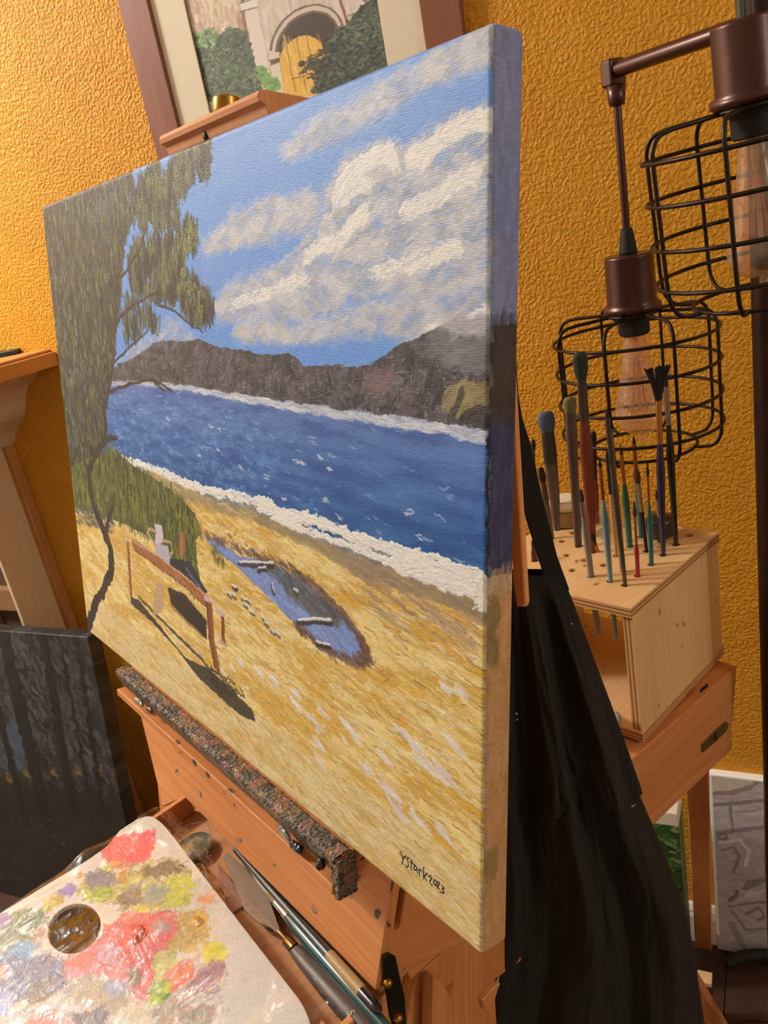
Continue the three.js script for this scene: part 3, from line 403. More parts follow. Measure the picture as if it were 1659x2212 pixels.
  side(0, ys(708), [126, 132, 158], 420, [[118, 122, 146], [138, 140, 160], [150, 138, 132], [104, 108, 132], [128, 120, 124]]);
  side(ys(704), ys(945), [70, 58, 46], 260, [[58, 48, 40], [84, 70, 56], [66, 56, 50]]);
  side(ys(930), ys(1262), [62, 62, 82], 300, [[50, 52, 78], [76, 72, 84], [58, 60, 74], [92, 88, 94], [44, 44, 62]]);
  side(ys(1255), ys(1300), [196, 158, 116], 60, [[206, 172, 130], [170, 128, 84]]);
  side(ys(1295), PH, [196, 142, 84], 420, [[204, 152, 94], [186, 132, 74], [176, 128, 64], [210, 164, 110]]);
  x.fillStyle = P.css([150, 120, 60]); for (let i = 0; i < 90; i++) { dab(cw + rr(4, mg * 0.4), rr(ys(1865), ys(1920)), rr(10, 30), Math.PI / 2 + rr(-0.3, 0.3), rr(3, 8), [150, 118, 62], 0.3, 8, 20); dab(cw + rr(4, mg * 0.35), rr(ys(1300), ys(1440)), rr(10, 40), Math.PI / 2 + rr(-0.3, 0.3), rr(3, 8), [140, 112, 62], 0.3, 8, 20); }
  for (let i = 0; i < 240; i++) dab(cw + rr(-4, 6), rr(ys(60), ys(2060)), rr(8, 30), Math.PI / 2 + rr(-0.2, 0.2), rr(2, 5), pick([[170, 166, 160], [150, 130, 100], [120, 116, 120]]), 0.25, 8, 90);
  for (let i = 0; i < 60; i++) dab(cw + rr(-3, 4), rr(ys(940), ys(1250)), rr(14, 40), Math.PI / 2, rr(3, 6), [48, 50, 70], 0.6, 8, 40);
  P.finish(0.62);
  // signature
  const sg = (z) => z.map(([a, b]) => [840 + a / 10.37, 1820 + b / 10.37]);
  for (const z of [[[265, 205], [295, 290], [318, 360], [300, 480]], [[315, 365], [385, 300]], [[465, 375], [450, 345], [425, 340], [408, 370], [430, 430], [442, 500], [430, 545], [400, 555], [365, 500]], [[515, 400], [492, 590], [525, 612]], [[470, 430], [600, 515]], [[632, 560], [590, 520], [553, 560], [580, 622], [625, 600], [632, 560], [642, 680]], [[680, 600], [686, 732]], [[680, 630], [708, 602], [742, 662]], [[780, 560], [778, 810]], [[866, 690], [792, 762], [850, 850]], [[890, 762], [930, 740], [966, 790], [915, 880], [975, 970]], [[1020, 840], [1000, 920], [1050, 962], [1082, 900], [1045, 842], [1020, 840]], [[1090, 880], [1130, 892], [1125, 945], [1078, 1000], [1135, 1040]], [[1190, 962], [1236, 1022], [1192, 1050], [1236, 1090], [1222, 1142], [1150, 1100]]]) P.line(sg(z), 2.8, [46, 36, 26], 1, 60);
  // woven cloth shows through thin paint
  const im = P.b.getImageData(0, 0, PW, PH), d = im.data, ymax = ys(1250);
  for (let yy = 0; yy < PH; yy++) for (let xx = 0; xx < PW; xx++) {
    const i = (yy * PW + xx) * 4, wgt = (yy < ymax ? 1 : 0.55) * (0.75 + 0.25 * N2(xx * 0.01, yy * 0.01)), per = 3.6;
    const wv = Math.sin(yy * 2 * Math.PI / per + 0.6 * N2(xx * 0.02, yy * 0.05)) * (0.7 + 0.3 * Math.sin(xx * 2 * Math.PI / 4.2 + (Math.floor(yy / per) % 2) * Math.PI)) + 0.55 * N2(xx * 0.3, yy * 0.34);
    d[i] = d[i + 1] = d[i + 2] = clamp(d[i] + 14 * wgt * wv, 0, 255);
  }
  P.b.putImageData(im, 0, 0);
  const paintMat = new THREE.MeshPhysicalMaterial({ map: tex(P.c), bumpMap: tex(P.bc, false), bumpScale: 0.0008, roughness: 0.5, specularIntensity: 0.45 });
  const t = thing('painted_canvas', 'wide seaside canvas with beach, blue sea and clouds standing on the easel', 'painting', C0.clone().addScaledVector(VD, H).addScaledVector(U, W / 2));
  const g = new RoundedBoxGeometry(W, H, THICK, 4, 0.0034), p = g.attributes.position, uv = g.attributes.uv, per = p.count / 6;
  for (let i = 0; i < p.count; i++) {
    const f = Math.floor(i / per), X = p.getX(i), Y = p.getY(i), dz = THICK / 2 - p.getZ(i);
    let a = X, b = Y; if (f === 0) a = W / 2 + dz; if (f === 1) a = -W / 2 - dz; if (f === 2) b = H / 2 + dz; if (f === 3) b = -H / 2 - dz;
    uv.setXY(i, (a + W / 2 + MARGIN) / (W + 2 * MARGIN), (b + H / 2 + MARGIN) / (H + 2 * MARGIN));
  }
  part(t, 'stretched_canvas', g, paintMat, shift(MC, W / 2, -H / 2, -THICK / 2));
  // stretcher bars behind it
  for (const [a, b, c, e] of [[0.006, W - 0.006, -0.038, -0.006], [0.006, W - 0.006, -H + 0.006, -H + 0.038], [0.006, 0.038, -H + 0.038, -0.038], [W - 0.038, W - 0.006, -H + 0.038, -0.038]]) part(t, 'stretcher_bar', box(a, b, c, e, -THICK - 0.0016, -THICK + 0.0004, 0.0006), M.palePlain, MC, 'bare wooden stretcher bar');
}
// ---------------------------------------------------------------- framed picture on the wall
{
  const xl = onZ(266, 0, WALL_Z).x, xr = onZ(999, 0, WALL_Z).x, y0 = CAM_H + 0.04, y1 = CAM_H + 0.66, FB = 0.056, MT = 0.062, D = 0.0155;
  const t = thing('framed_picture', 'reddish brown framed picture of a yellow arched door with a cream mat', 'picture', V3((xl + xr) / 2, y0, WALL_Z));
  M.frame = wood([150, 92, 66], [122, 70, 50], { sd: 41, rough: 0.45 });
  const bar = (pts) => { const s = new THREE.Shape(pts.map(([a, b]) => new THREE.Vector2(a, b))); return slab(s, D, 0.0015); }, m = T(0, 0, WALL_Z);
  part(t, 'frame_bar', bar([[xl, y0], [xl + FB, y0 + FB], [xl + FB, y1 - FB], [xl, y1]]), M.frame, m);
  part(t, 'frame_bar', bar([[xr, y0], [xr, y1], [xr - FB, y1 - FB], [xr - FB, y0 + FB]]), M.frame, m);
  part(t, 'frame_bar', bar([[xl, y0], [xr, y0], [xr - FB, y0 + FB], [xl + FB, y0 + FB]]), M.frame, m);
  part(t, 'frame_bar', bar([[xl, y1], [xl + FB, y1 - FB], [xr - FB, y1 - FB], [xr, y1]]), M.frame, m);
  const a = xl + FB, b = xr - FB, c = y0 + FB, e = y1 - FB, ms = new THREE.Shape([[a, c], [b, c], [b, e], [a, e]].map((q) => new THREE.Vector2(...q)));
  const mx0 = a + MT, mx1 = b - MT, my0 = c + MT, my1 = e - MT;
  ms.holes.push(new THREE.Path([[mx0, my0], [mx0, my1], [mx1, my1], [mx1, my0]].map((q) => new THREE.Vector2(...q))));
  part(t, 'mat_board', slab(ms, 0.003, 0.0008), mat(0xe9dcc4, 0.8), T(0, 0, WALL_Z + 0.006), 'cream mat board');
  // the print
  const PW = 700, PH = Math.round(PW * (my1 - my0) / (mx1 - mx0)), map = (px, py) => { const p = onZ(px, py, WALL_Z + 0.005); return [(p.x - mx0) / (mx1 - mx0) * PW, (my1 - p.y) / (my1 - my0) * PH]; };
  const P = new Painting(PW, PH, map, 0.8), dab = P.dab.bind(P); seed(202);
  const q8 = (z) => z.map(([u, v]) => [380 + u / 3.19, v / 3.19]);
  P.x.fillStyle = P.css([196, 172, 140]); P.x.fillRect(0, 0, PW, PH);
  for (let i = 0; i < 2600; i++) dab(rr(0, PW), rr(0, PH), rr(12, 60), rr(1.0, 2.1), rr(6, 18), pick([[206, 184, 152], [184, 158, 122], [214, 196, 164], [170, 150, 124], [196, 166, 120]]), 0.3, 10, 0);
  for (let i = 0; i < 500; i++) { const [u, v] = map(rr(375, 530), rr(-60, 80)); dab(u, v, rr(10, 40), rr(1.2, 1.9), rr(6, 16), pick([[170, 130, 90], [214, 188, 140], [150, 118, 84], [188, 160, 120]]), 0.4, 10); }
  P.line(q8([[450, -100], [470, 150], [520, 380], [560, 560]]), 14, [128, 92, 62], 0.9); P.poly(q8([[440, 20], [560, -20], [565, 60], [455, 75]]), [206, 186, 154]); P.line(q8([[445, 80], [562, 50]]), 4, [112, 90, 66], 0.9); P.line(q8([[440, 22], [560, -14]]), 4, [112, 90, 66], 0.8);
  P.poly(q8([[490, 80], [560, 60], [640, 480], [660, 640], [590, 640], [540, 420]]), [204, 184, 152], 0.9); P.line(q8([[566, 60], [640, 400]]), 3, [150, 130, 104], 0.7);
  P.line(q8([[1130, 0], [1160, 80], [1180, 160]]), 10, [124, 84, 56], 0.9);
  // arch
  const arch = (cx, cy, rx, ry, a0, a1) => { const o = []; for (let i = 0; i <= 30; i++) { const t = a0 + (a1 - a0) * i / 30; o.push([cx + Math.cos(t) * rx, cy + Math.sin(t) * ry - (Math.cos(t) * 60)]); } return o; };
  P.poly(q8([...arch(905, 300, 260, 265, Math.PI, Math.PI * 1.98), [1180, 500], [1200, 660], [740, 660], [650, 440]]), [96, 76, 56]);
  P.poly(q8([...arch(905, 300, 200, 200, Math.PI, Math.PI * 1.98), [1130, 500], [1150, 660], [750, 660], [705, 420]]), [74, 58, 44]);
  P.line(q8(arch(905, 300, 232, 235, Math.PI * 1.0, Math.PI * 1.96)), 13, [196, 174, 142], 0.95); P.line(q8(arch(905, 300, 255, 260, Math.PI * 1.0, Math.PI * 1.96)), 4, [120, 98, 72], 0.9); P.line(q8(arch(905, 300, 210, 212, Math.PI * 1.0, Math.PI * 1.96)), 4, [116, 92, 66], 0.9);
  P.poly(q8([[642, 350], [712, 360], [716, 400], [645, 420]]), [196, 176, 144]); P.line(q8([[640, 418], [716, 402]]), 4, [112, 92, 70], 0.9); P.line(q8([[648, 445], [716, 430]]), 4, [130, 108, 84], 0.9); P.poly(q8([[655, 450], [716, 432], [750, 660], [680, 660]]), [200, 180, 146]);
  P.poly(q8([[715, 420], [720, 370], [770, 300], [840, 255], [900, 242], [960, 262], [1005, 300], [1020, 380], [1040, 660], [750, 660]]), [206, 156, 62]);
  for (let i = 0; i < 160; i++) { const [u, v] = map(380 + rr(730, 1000) / 3.19, rr(270, 640) / 3.19); dab(u, v, rr(10, 40), 1.4, rr(4, 9), pick([[214, 166, 72], [196, 144, 54], [222, 176, 86]]), 0.4, 8); }
  for (const z of [[[765, 310], [790, 470], [825, 630]], [[830, 265], [860, 420], [895, 620]], [[900, 245], [930, 400], [960, 600]]]) P.line(q8(z), 3, [136, 92, 36], 0.9);
  P.line(q8([[800, 545], [900, 520]]), 3, [110, 80, 40], 0.9);
  const bush = (pts, n, cols) => { P.poly(q8(pts), cols[0], 0.9); P.scatter(q8(pts), n, (u, v) => dab(u, v, rr(4, 16), rr(-0.8, 0.9), rr(3, 8), pick(cols), 0.7, 10, 0), 8); };
  bush([[30, 260], [90, 235], [140, 260], [200, 210], [250, 205], [300, 240], [360, 195], [430, 190], [480, 220], [500, 300], [540, 420], [580, 560], [620, 700], [120, 700], [90, 480]], 1900, [[78, 82, 56], [96, 104, 66], [60, 66, 46], [120, 130, 84], [70, 80, 60], [104, 112, 78], [54, 58, 42]]);
  P.scatter(q8([[60, 240], [140, 230], [270, 210], [280, 320], [120, 330], [80, 300]]), 220, (u, v) => dab(u, v, rr(5, 14), rr(-0.8, 0.8), rr(3, 7), pick([[128, 150, 84], [146, 162, 96], [104, 124, 70]]), 0.7, 10), 6);
  bush([[550, 460], [600, 450], [650, 520], [720, 560], [720, 620], [640, 640], [580, 560]], 260, [[112, 136, 66], [132, 156, 78], [96, 118, 56]]);
  bush([[1040, 280], [1100, 210], [1180, 170], [1230, 90], [1300, 30], [1400, -40], [1560, -60], [1600, 120], [1650, 400], [1660, 640], [930, 640], [980, 520], [900, 440], [1030, 400], [1080, 340]], 2600, [[58, 62, 48], [72, 76, 54], [48, 50, 40], [88, 92, 62], [64, 66, 52], [104, 106, 72], [44, 44, 36]]);
  P.scatter(q8([[860, 430], [1030, 310], [1050, 480], [940, 560], [860, 500]]), 120, (u, v) => dab(u, v, rr(8, 22), rr(-0.3, 0.3), rr(3, 7), pick([[62, 54, 40], [80, 66, 44]]), 0.8, 8), 0);
  P.scatter(q8([[1060, 260], [1300, 60], [1500, 40], [1500, 200], [1200, 330]]), 260, (u, v) => dab(u, v, rr(4, 14), rr(-0.6, 0.9), rr(2, 6), pick([[112, 116, 80], [128, 130, 96], [96, 102, 70]]), 0.6, 8), 10);
  P.finish(0.32, 0.05, 0.02);
  const pm = new THREE.MeshPhysicalMaterial({ map: tex(P.c), roughness: 0.55 });
  part(t, 'print', new THREE.PlaneGeometry(mx1 - mx0, my1 - my0), pm, T((mx0 + mx1) / 2, (my0 + my1) / 2, WALL_Z + 0.005), 'print of an overgrown stone arch with a yellow door');
}

// ---------------------------------------------------------------- dark forest canvas by the fireplace
{
  const bz = -0.905, top = onZ(190, 1377, -1.01), tilt = Math.atan2(-1.01 - bz, top.y), Hf = Math.hypot(top.y, 0.105), Wf = 0.62;
  const m = frameAt(V3(top.x, 0.001, bz), V3(1, 0, 0), V3(0, Math.cos(tilt), Math.sin(tilt)), V3(0, -Math.sin(tilt), Math.cos(tilt)));
  const map = (px, py) => { const p = local(px, py, m); return [(p.x + Wf) / Wf * 700, (Hf - p.y) / Hf * 800]; };
  const P = new Painting(700, 800, map, 0.75), dab = P.dab.bind(P); seed(303);
  P.x.fillStyle = P.css([34, 30, 22]); P.x.fillRect(0, 0, 700, 800);
  for (let i = 0; i < 4200; i++) { const u = rr(0, 700), v = rr(0, 800), t = v / 800; dab(u, v, rr(8, 34), rr(-0.5, 0.5) + (t > 0.55 ? 0 : 1.2), rr(4, 12), t < 0.52 ? pick([[52, 50, 42], [64, 62, 54], [42, 40, 32], [76, 74, 66], [48, 50, 46]]) : pick([[32, 25, 17], [38, 30, 20], [28, 22, 16], [44, 34, 22]]), 0.5, 7, 30); }
  for (let i = 0; i < 240; i++) { const [u, v] = map(rr(0, 70), rr(1560, 1660)); dab(u, v, rr(10, 30), 1.5, rr(5, 12), pick([[62, 68, 70], [54, 60, 62]]), 0.4, 8); }
  for (const [a, b] of [[60, 1668], [118, 1668], [168, 1664], [212, 1660], [20, 1680]]) { const [u, v] = map(a, b); for (let i = 0; i < 26; i++) dab(u + rr(-10, 10), v + rr(-12, 12), rr(6, 16), rr(-0.4, 0.4), rr(3, 8), pick([[120, 84, 40], [96, 66, 34]]), 0.35, 10, 60); }
  for (const [x0, x1, w] of [[-40, 25, 26], [10, 72, 46], [97, 142, 30], [168, 208, 16], [-110, -30, 50], [130, 180, 9]]) { const A = map(x0, 1385), B = map(x1 + (x1 - x0) * 0.45, 1770); P.x.lineWidth = w; P.x.strokeStyle = P.css([26, 22, 15], 0.85); P.x.beginPath(); P.x.moveTo(A[0], A[1] - 30); P.x.lineTo(B[0], B[1]); P.x.stroke(); }
  for (let i = 0; i < 130; i++) { const [u, v] = map(rr(0, 200), rr(1770, 1900)); dab(u, v, rr(4, 12), rr(-0.5, 0.5), rr(2, 4), pick([[84, 72, 50], [66, 54, 36], [100, 88, 60]]), 0.5, 8, 60); }
  P.finish(1.2);
  const t = thing('forest_canvas', 'dark forest canvas with black tree trunks leaning against the fireplace', 'painting', V3(top.x - Wf / 2, 0, bz));
  const g = box(-Wf, 0, 0, Hf, -0.035, 0, 0.003), uv = g.attributes.uv, p = g.attributes.position;
  for (let i = 0; i < p.count; i++) uv.setXY(i, clamp((p.getX(i) + Wf) / Wf, 0.003, 0.997), clamp(p.getY(i) / Hf, 0.003, 0.997));
  part(t, 'stretched_canvas', g, new THREE.MeshPhysicalMaterial({ map: tex(P.c), bumpMap: tex(P.bc, false), bumpScale: 0.0008, roughness: 0.5 }), m);
}

// ---------------------------------------------------------------- grey underpainting by the wall at the right
{
  const a = onZ(1522, 1672, -1.186), b = onY(1549, 2050, 0.003), up = a.clone().sub(b); up.x = 0; up.normalize();
  const m = frameAt(V3(b.x, 0.002, b.z), V3(1, 0, 0), up, new THREE.Vector3().crossVectors(V3(1, 0, 0), up)), Hg = a.y / up.y, Wg = 0.36;
  const map = (px, py) => { const p = local(px, py, m); return [p.x / Wg * 600, (Hg - p.y) / Hg * 660]; };
  const P = new Painting(600, 660, map, 0.62), dab = P.dab.bind(P); seed(404);
  P.x.fillStyle = P.css([150, 134, 118]); P.x.fillRect(0, 0, 600, 660);
  for (let i = 0; i < 1500; i++) dab(rr(0, 600), rr(0, 660), rr(16, 60), rr(-0.6, 0.6), rr(5, 16), pick([[158, 142, 126], [142, 126, 110], [166, 150, 134], [134, 118, 104]]), 0.35, 8, 30);
  const z7 = (z) => z.map(([u, v]) => [1090 + u / 2.916, 1300 + v / 2.916]), z8 = (z) => z.map(([u, v]) => [1090 + u / 2.916, 1700 + v / 2.916]), dk = [96, 84, 74], br = [112, 88, 66];
  const L = (pts, w, c, al = 0.7) => P.line(pts, w, c, al, 60);
  L(z7([[1310, 1205], [1420, 1205], [1540, 1170], [1620, 1110], [1640, 1060]]), 16, br); P.poly(z7([[1310, 1110], [1600, 1080], [1560, 1150], [1430, 1190], [1310, 1195]]), [168, 152, 120], 0.7);
  L(z7([[1320, 1280], [1660, 1250]]), 12, dk); L(z7([[1420, 1290], [1440, 1450]]), 8, dk); L(z7([[1640, 1260], [1650, 1470]]), 9, dk); L(z7([[1340, 1460], [1480, 1440], [1640, 1420]]), 14, dk); L(z7([[1440, 1330], [1610, 1310]]), 6, dk, 0.5);
  L(z7([[1340, 1480], [1390, 1460], [1400, 1490], [1350, 1500]]), 8, dk); L(z8([[1360, 350], [1480, 330], [1540, 400], [1520, 500]]), 10, [190, 176, 158]); L(z8([[1370, 400], [1440, 380], [1480, 440], [1440, 540]]), 9, br); L(z8([[1640, 320], [1650, 560]]), 8, dk); L(z8([[1660, 580], [1540, 600], [1510, 640], [1600, 600]]), 16, dk); L(z8([[1420, 720], [1470, 660]]), 12, [90, 70, 66]); L(z8([[1420, 750], [1660, 720]]), 8, dk); L(z8([[1430, 780], [1520, 900], [1660, 890]]), 8, dk, 0.6); L(z8([[1520, 800], [1600, 760], [1640, 820], [1590, 840]]), 9, dk); L(z8([[1430, 860], [1500, 1000]]), 20, br, 0.6); L(z8([[1560, 650], [1520, 690], [1640, 650]]), 9, [180, 166, 150], 0.7);
  P.finish(0.5);
  const t = thing('grey_canvas', 'small grey underpainting on a white-edged canvas leaning by the orange wall', 'painting', V3(b.x, 0, b.z));
  const g = box(0, Wg, 0, Hg, -0.016, 0, 0.003), uv = g.attributes.uv, p = g.attributes.position;
  for (let i = 0; i < p.count; i++) uv.setXY(i, clamp(p.getX(i) / Wg, 0.002, 0.998), clamp(p.getY(i) / Hg, 0.002, 0.998));
  P.x.fillStyle = P.css([214, 196, 176]); P.x.fillRect(0, 0, 9, 600); P.x.fillRect(0, 0, 600, 7);
  part(t, 'stretched_canvas', g, new THREE.MeshPhysicalMaterial({ map: tex(P.c), bumpMap: tex(P.bc, false), bumpScale: 0.0006, roughness: 0.6 }), m);
}

// ---------------------------------------------------------------- the box easel
{
  const foot = V3(-0.52, 0, -0.62), t = thing('box_easel', 'wooden box easel holding the seaside canvas on a paint-crusted ledge', 'easel', foot);
  const yb = -H;
  // ledge with its crust
  const ledge = part(t, 'canvas_ledge', box(0.123, 0.494, yb - 0.02, yb - 0.0006, -0.045, 0.0075, 0.001), M.beechDirty, MC);
  part(t, 'ledge_lip', box(0.121, 0.492, yb - 0.0275, yb - 0.0205, -0.045, 0.0145, 0.0012), M.beechDirty, MC, 'orange wooden lip under the ledge');
  {
    const key = [[0.0006, -0.004], [0.0012, 0.0003], [0.004, 0.0006], [0.007, 0.0006], [0.010, 0.0005], [0.0125, 0.0], [0.0138, -0.0016], [0.0138, -0.004], [0.0128, -0.007], [0.0115, -0.010], [0.0102, -0.013], [0.0088, -0.016], [0.0074, -0.0185]];
    const cv = new THREE.CatmullRomCurve3(key.map(([n, y]) => V3(n, y, 0))), NP = 54, NS = 900, pos = [], col = [], idx = [];
    const pal = [[0.03, 0.027, 0.024], [0.08, 0.068, 0.058], [0.16, 0.13, 0.11], [0.27, 0.22, 0.18], [0.12, 0.115, 0.11], [0.42, 0.35, 0.28]];
    for (let i = 0; i <= NS; i++) for (let j = 0; j < NP; j++) {
      const s = 0.1225 + 0.3715 * i / NS, q = cv.getPoint(j / (NP - 1)), tg = cv.getTangent(j / (NP - 1)), n = q.x, y = q.y, f = (k, o) => N3(s * k + o, n * k, y * k), top = y > -0.004 ? 1 : 0.4;
      const a = f(260, 1) * 0.4 + f(700, 2) * 0.4 + f(1500, 3) * 0.3, h = 0.0013 * (a + 0.3) * top;
      pos.push(s, yb + y + h * tg.x, n - h * tg.y);
      const k = f(60, 4) * 0.2 + f(600, 5) * 0.35 + f(1600, 6) * 0.35 + 0.45; let c = pal[Math.min(5, Math.floor(clamp(k) * 5.2))];
      if (f(55, 7) + 0.4 * f(300, 9) > 0.32) c = mixc(c, [0.40, 0.22, 0.10], 0.75);
      if (f(45, 8) > 0.55 && y > -0.004) c = mixc(c, [0.42, 0.20, 0.20], 0.6);
      col.push(...c);
      if (i < NS && j < NP - 1) { const v = i * NP + j; idx.push(v, v + NP, v + 1, v + 1, v + NP, v + NP + 1); }
    }
    const g = new THREE.BufferGeometry(); g.setAttribute('position', new THREE.Float32BufferAttribute(pos, 3)); g.setAttribute('color', new THREE.Float32BufferAttribute(col, 3)); g.setIndex(idx); g.computeVertexNormals();
    const cm = mat(0xffffff, 0.55, { vertexColors: true, clearcoat: 0.2, clearcoatRoughness: 0.3, side: THREE.DoubleSide });
    part(ledge, 'paint_crust', g, cm, MC, 'thick dark crust of dried paint');
    const endG = mergeVertices(new THREE.BoxGeometry(0.0085, 0.0275, 0.0145, 14, 44, 24).deleteAttribute('uv').deleteAttribute('normal')).translate(0.4932, yb - 0.0152, 0.0062), ep = endG.attributes.position, cc = []; endG.computeVertexNormals(); rough3(endG, 0.0012, 260, 3);
    for (let i = 0; i < ep.count; i++) { const x = ep.getX(i), y = ep.getY(i), z = ep.getZ(i), k = N3(x * 500, y * 500, z * 500) * 0.5 + N3(x * 1500, y * 1500, z * 1500) * 0.4 + 0.4; let c = pal[Math.min(5, Math.floor(clamp(k) * 5.2))]; if (N3(x * 90, y * 90, z * 90 + 4) > 0) c = mixc(c, [0.34, 0.16, 0.08], 0.6); cc.push(...c); }
    endG.setAttribute('color', new THREE.Float32BufferAttribute(cc, 3)); part(ledge, 'paint_crust', endG, cm, MC, 'crusted end of the ledge');
    // drips on the lip
    const drip = (px, py, l, r, c, sd) => { const p = local(px, py, shift(MC, 0, 0, 0.0155)); part(ledge, 'paint_drip', rough3(new THREE.SphereGeometry(1, 20, 14).scale(l, r, r * 0.8), r * 0.35, 160, sd), mat(c, 0.25, { clearcoat: 0.6 }), shift(MC, p.x, p.y, 0.0148).multiply(new THREE.Matrix4().makeRotationZ(-0.08))); };
    drip(298, 1516, 0.011, 0.0028, 0x8d8577, 1); drip(322, 1533, 0.006, 0.002, 0x4a3826, 7); drip(612, 1800, 0.0085, 0.0028, 0x77736a, 2); drip(632, 1826, 0.0045, 0.0028, 0x1b2030, 4); drip(643, 1834, 0.004, 0.0034, 0x141726, 5); drip(690, 1868, 0.003, 0.004, 0x2a2018, 6);
  }
  // front board with its side slot
  {
    const xl = -0.337, s = new THREE.Shape([[-0.024, -0.088], [0, -0.088], [0, 0.05], [-0.024, 0.05]].map(([a, b]) => new THREE.Vector2(a, b)));
    const h = new THREE.Path(); h.moveTo(-0.0145, 0.03); h.lineTo(-0.0145, -0.045); h.absarc(-0.0115, -0.045, 0.003, Math.PI, 2 * Math.PI, false); h.lineTo(-0.0085, 0.03); h.lineTo(-0.0145, 0.03); s.holes.push(h);
    const g = uvMetres(extrude(s, -xl, 0.0008)).rotateY(-Math.PI / 2);          // shape x becomes z, depth runs to -x
    g.applyMatrix4(new THREE.Matrix4().makeTranslation(0, 0, 0));
    part(t, 'front_board', g, M.beechDirty, MP, 'orange wooden front board flecked with paint');
    part(t, 'side_board', slab(pxShape([[299, 1525], [376, 1580], [381, 1688], [408, 1716], [352, 1742]], shift(MP, 0, 0, -0.03)), 0.016), M.beech, shift(MP, 0, 0, -0.046));
    part(t, 'back_filler', box(-0.33, -0.005, -0.086, 0.045, -0.1, -0.026, 0.001), M.beech, MP);
  }
  // drawer
  const dr = part(t, 'drawer', box(-0.006, 0.29, -0.026, -0.022, -0.05, 0.268, 0.0006), wood([222, 160, 104], [184, 118, 70], { sd: 51, spots: 0.75, spotColors: [[120, 90, 78], [176, 132, 116], [150, 116, 100]] }), MD, 'paint-stained drawer floor');
  part(dr, 'drawer_wall', box(-0.0065, -0.0005, -0.022, 0, -0.004, 0.268, 0.001), M.beechDirty, MD); part(dr, 'drawer_wall', box(0.3005, 0.3065, -0.022, 0, 0.022, 0.268, 0.001), M.beechDirty, MD); part(dr, 'drawer_wall', box(0.0, 0.3, -0.022, 0, 0.262, 0.268, 0.001), M.beechDirty, MD); part(dr, 'drawer_wall', box(-0.0065, 0.285, -0.022, -0.002, -0.056, -0.05, 0.001), M.beech, MD);
  part(dr, 'drawer_divider', box(0.286, 0.3005, -0.026, -0.004, 0.036, 0.25, 0.001), M.beechDirty, MD);
  // hinge strap with screws
  {
    const ms = frameAt(PA.clone().addScaledVector(U, 0.0015), PN, PE.clone().negate(), U.clone()), mside = frameAt(PA.clone().addScaledVector(U, 0.0005), PN.clone().negate(), PE.clone().negate(), U.clone());
    const st = part(t, 'hinge_strap', slab(pxShape([[822, 2062], [836, 2055], [850, 2062], [858, 2100], [870, 2150], [874, 2212], [850, 2230], [838, 2190], [826, 2110]], mside), 0.003), mat(0x1d1a15, 0.5, { metalness: 0.4 }), mside);
    for (const [a, b, r] of [[830, 2116, 0.0032], [852, 2192, 0.0036]]) { const p = local(a, b, mside); part(st, 'brass_screw', lathe([[0, 0.0045], [r * 0.6, 0.0042], [r, 0.0028], [r, 0]], 20).rotateX(Math.PI / 2), M.brass, shift(mside, p.x, p.y, 0.0028), 'brass screw'); }
  }
  // mast, top clamp, knob
  part(t, 'mast', box(0.285, 0.34, yb - 0.05, 0.012, -0.105, -0.08, 0.002), M.beech, MC);
  part(t, 'mast_block', slab(new THREE.Shape([[0.305, -0.05], [0.345, -0.05], [0.345, 0.012], [0.325, 0.022], [0.305, 0.012]].map((q) => new THREE.Vector2(...q))), 0.03), M.beech, shift(MC, -0.005, 0.008, -0.112));
  {
    const pr = new THREE.Shape([[-0.085, -0.03], [-0.085, 0.0255], [-0.026, 0.0255], [-0.022, 0.0245], [-0.0205, 0.0215], [-0.0215, 0.0185], [-0.026, 0.0165], [-0.0275, 0.012], [-0.031, 0.006], [-0.0315, -0.03]].map((q) => new THREE.Vector2(...q)));
    const cl = part(t, 'top_clamp', uvMetres(extrude(pr, 0.15, 0.0006)).rotateY(-Math.PI / 2), M.beech, shift(MC, 0.389, 0, 0), 'moulded wooden clamp behind the canvas top');
    const k = local(491, 243, shift(MC, 0, 0, -0.05)), kn = [[0.0, 0.012], [0.0088, 0.012], [0.0098, 0.011], [0.0098, 0.003], [0.0088, 0.002], [0.006, 0.001], [0.005, -0.012], [0, -0.012]], kg = lathe(kn, 60), kp = kg.attributes.position;
    for (let i = 0; i < kp.count; i++) { const y = kp.getY(i), r = Math.hypot(kp.getX(i), kp.getZ(i)); if (r > 0.009 && y > 0.0035 && y < 0.0105) { const f = Math.floor(i / kn.length) % 2 ? 0.955 : 1; kp.setX(i, kp.getX(i) * f); kp.setZ(i, kp.getZ(i) * f); } } kg.computeVertexNormals();
    part(cl, 'clamp_knob', kg, M.brass, shift(MC, k.x, k.y - 0.002, -0.05), 'knurled brass knob');
    const eye = local(450, 292, shift(MC, 0, 0, -0.029)); part(cl, 'wing_nut', rough3(new THREE.SphereGeometry(1, 16, 10).scale(0.0035, 0.006, 0.004), 0.0006, 200), mat(0x3a2b22, 0.5, { metalness: 0.6 }), shift(MC, eye.x, eye.y, -0.029));
  }
  // stays and box side seen below the canvas
  const mr = shift(MC, 0, 0, 0);
  part(t, 'side_stay', slab(pxShape([[1104, 800], [1107, 850], [1134, 1302], [1131, 1311], [1116, 1311], [1108, 1262], [1084, 800]], shift(MC, 0, 0, -0.035)), 0.004, 0.0006), M.beech, shift(MC, 0, 0, -0.039));
  part(t, 'stay_bar', box(0.34, 0.575, -0.26, -0.235, -0.046, -0.039, 0.001), M.beech, MC);
  const side = frameAt(BL.clone().addScaledVector(U, 0.45), NF.clone().negate(), VD.clone().negate(), U.clone());
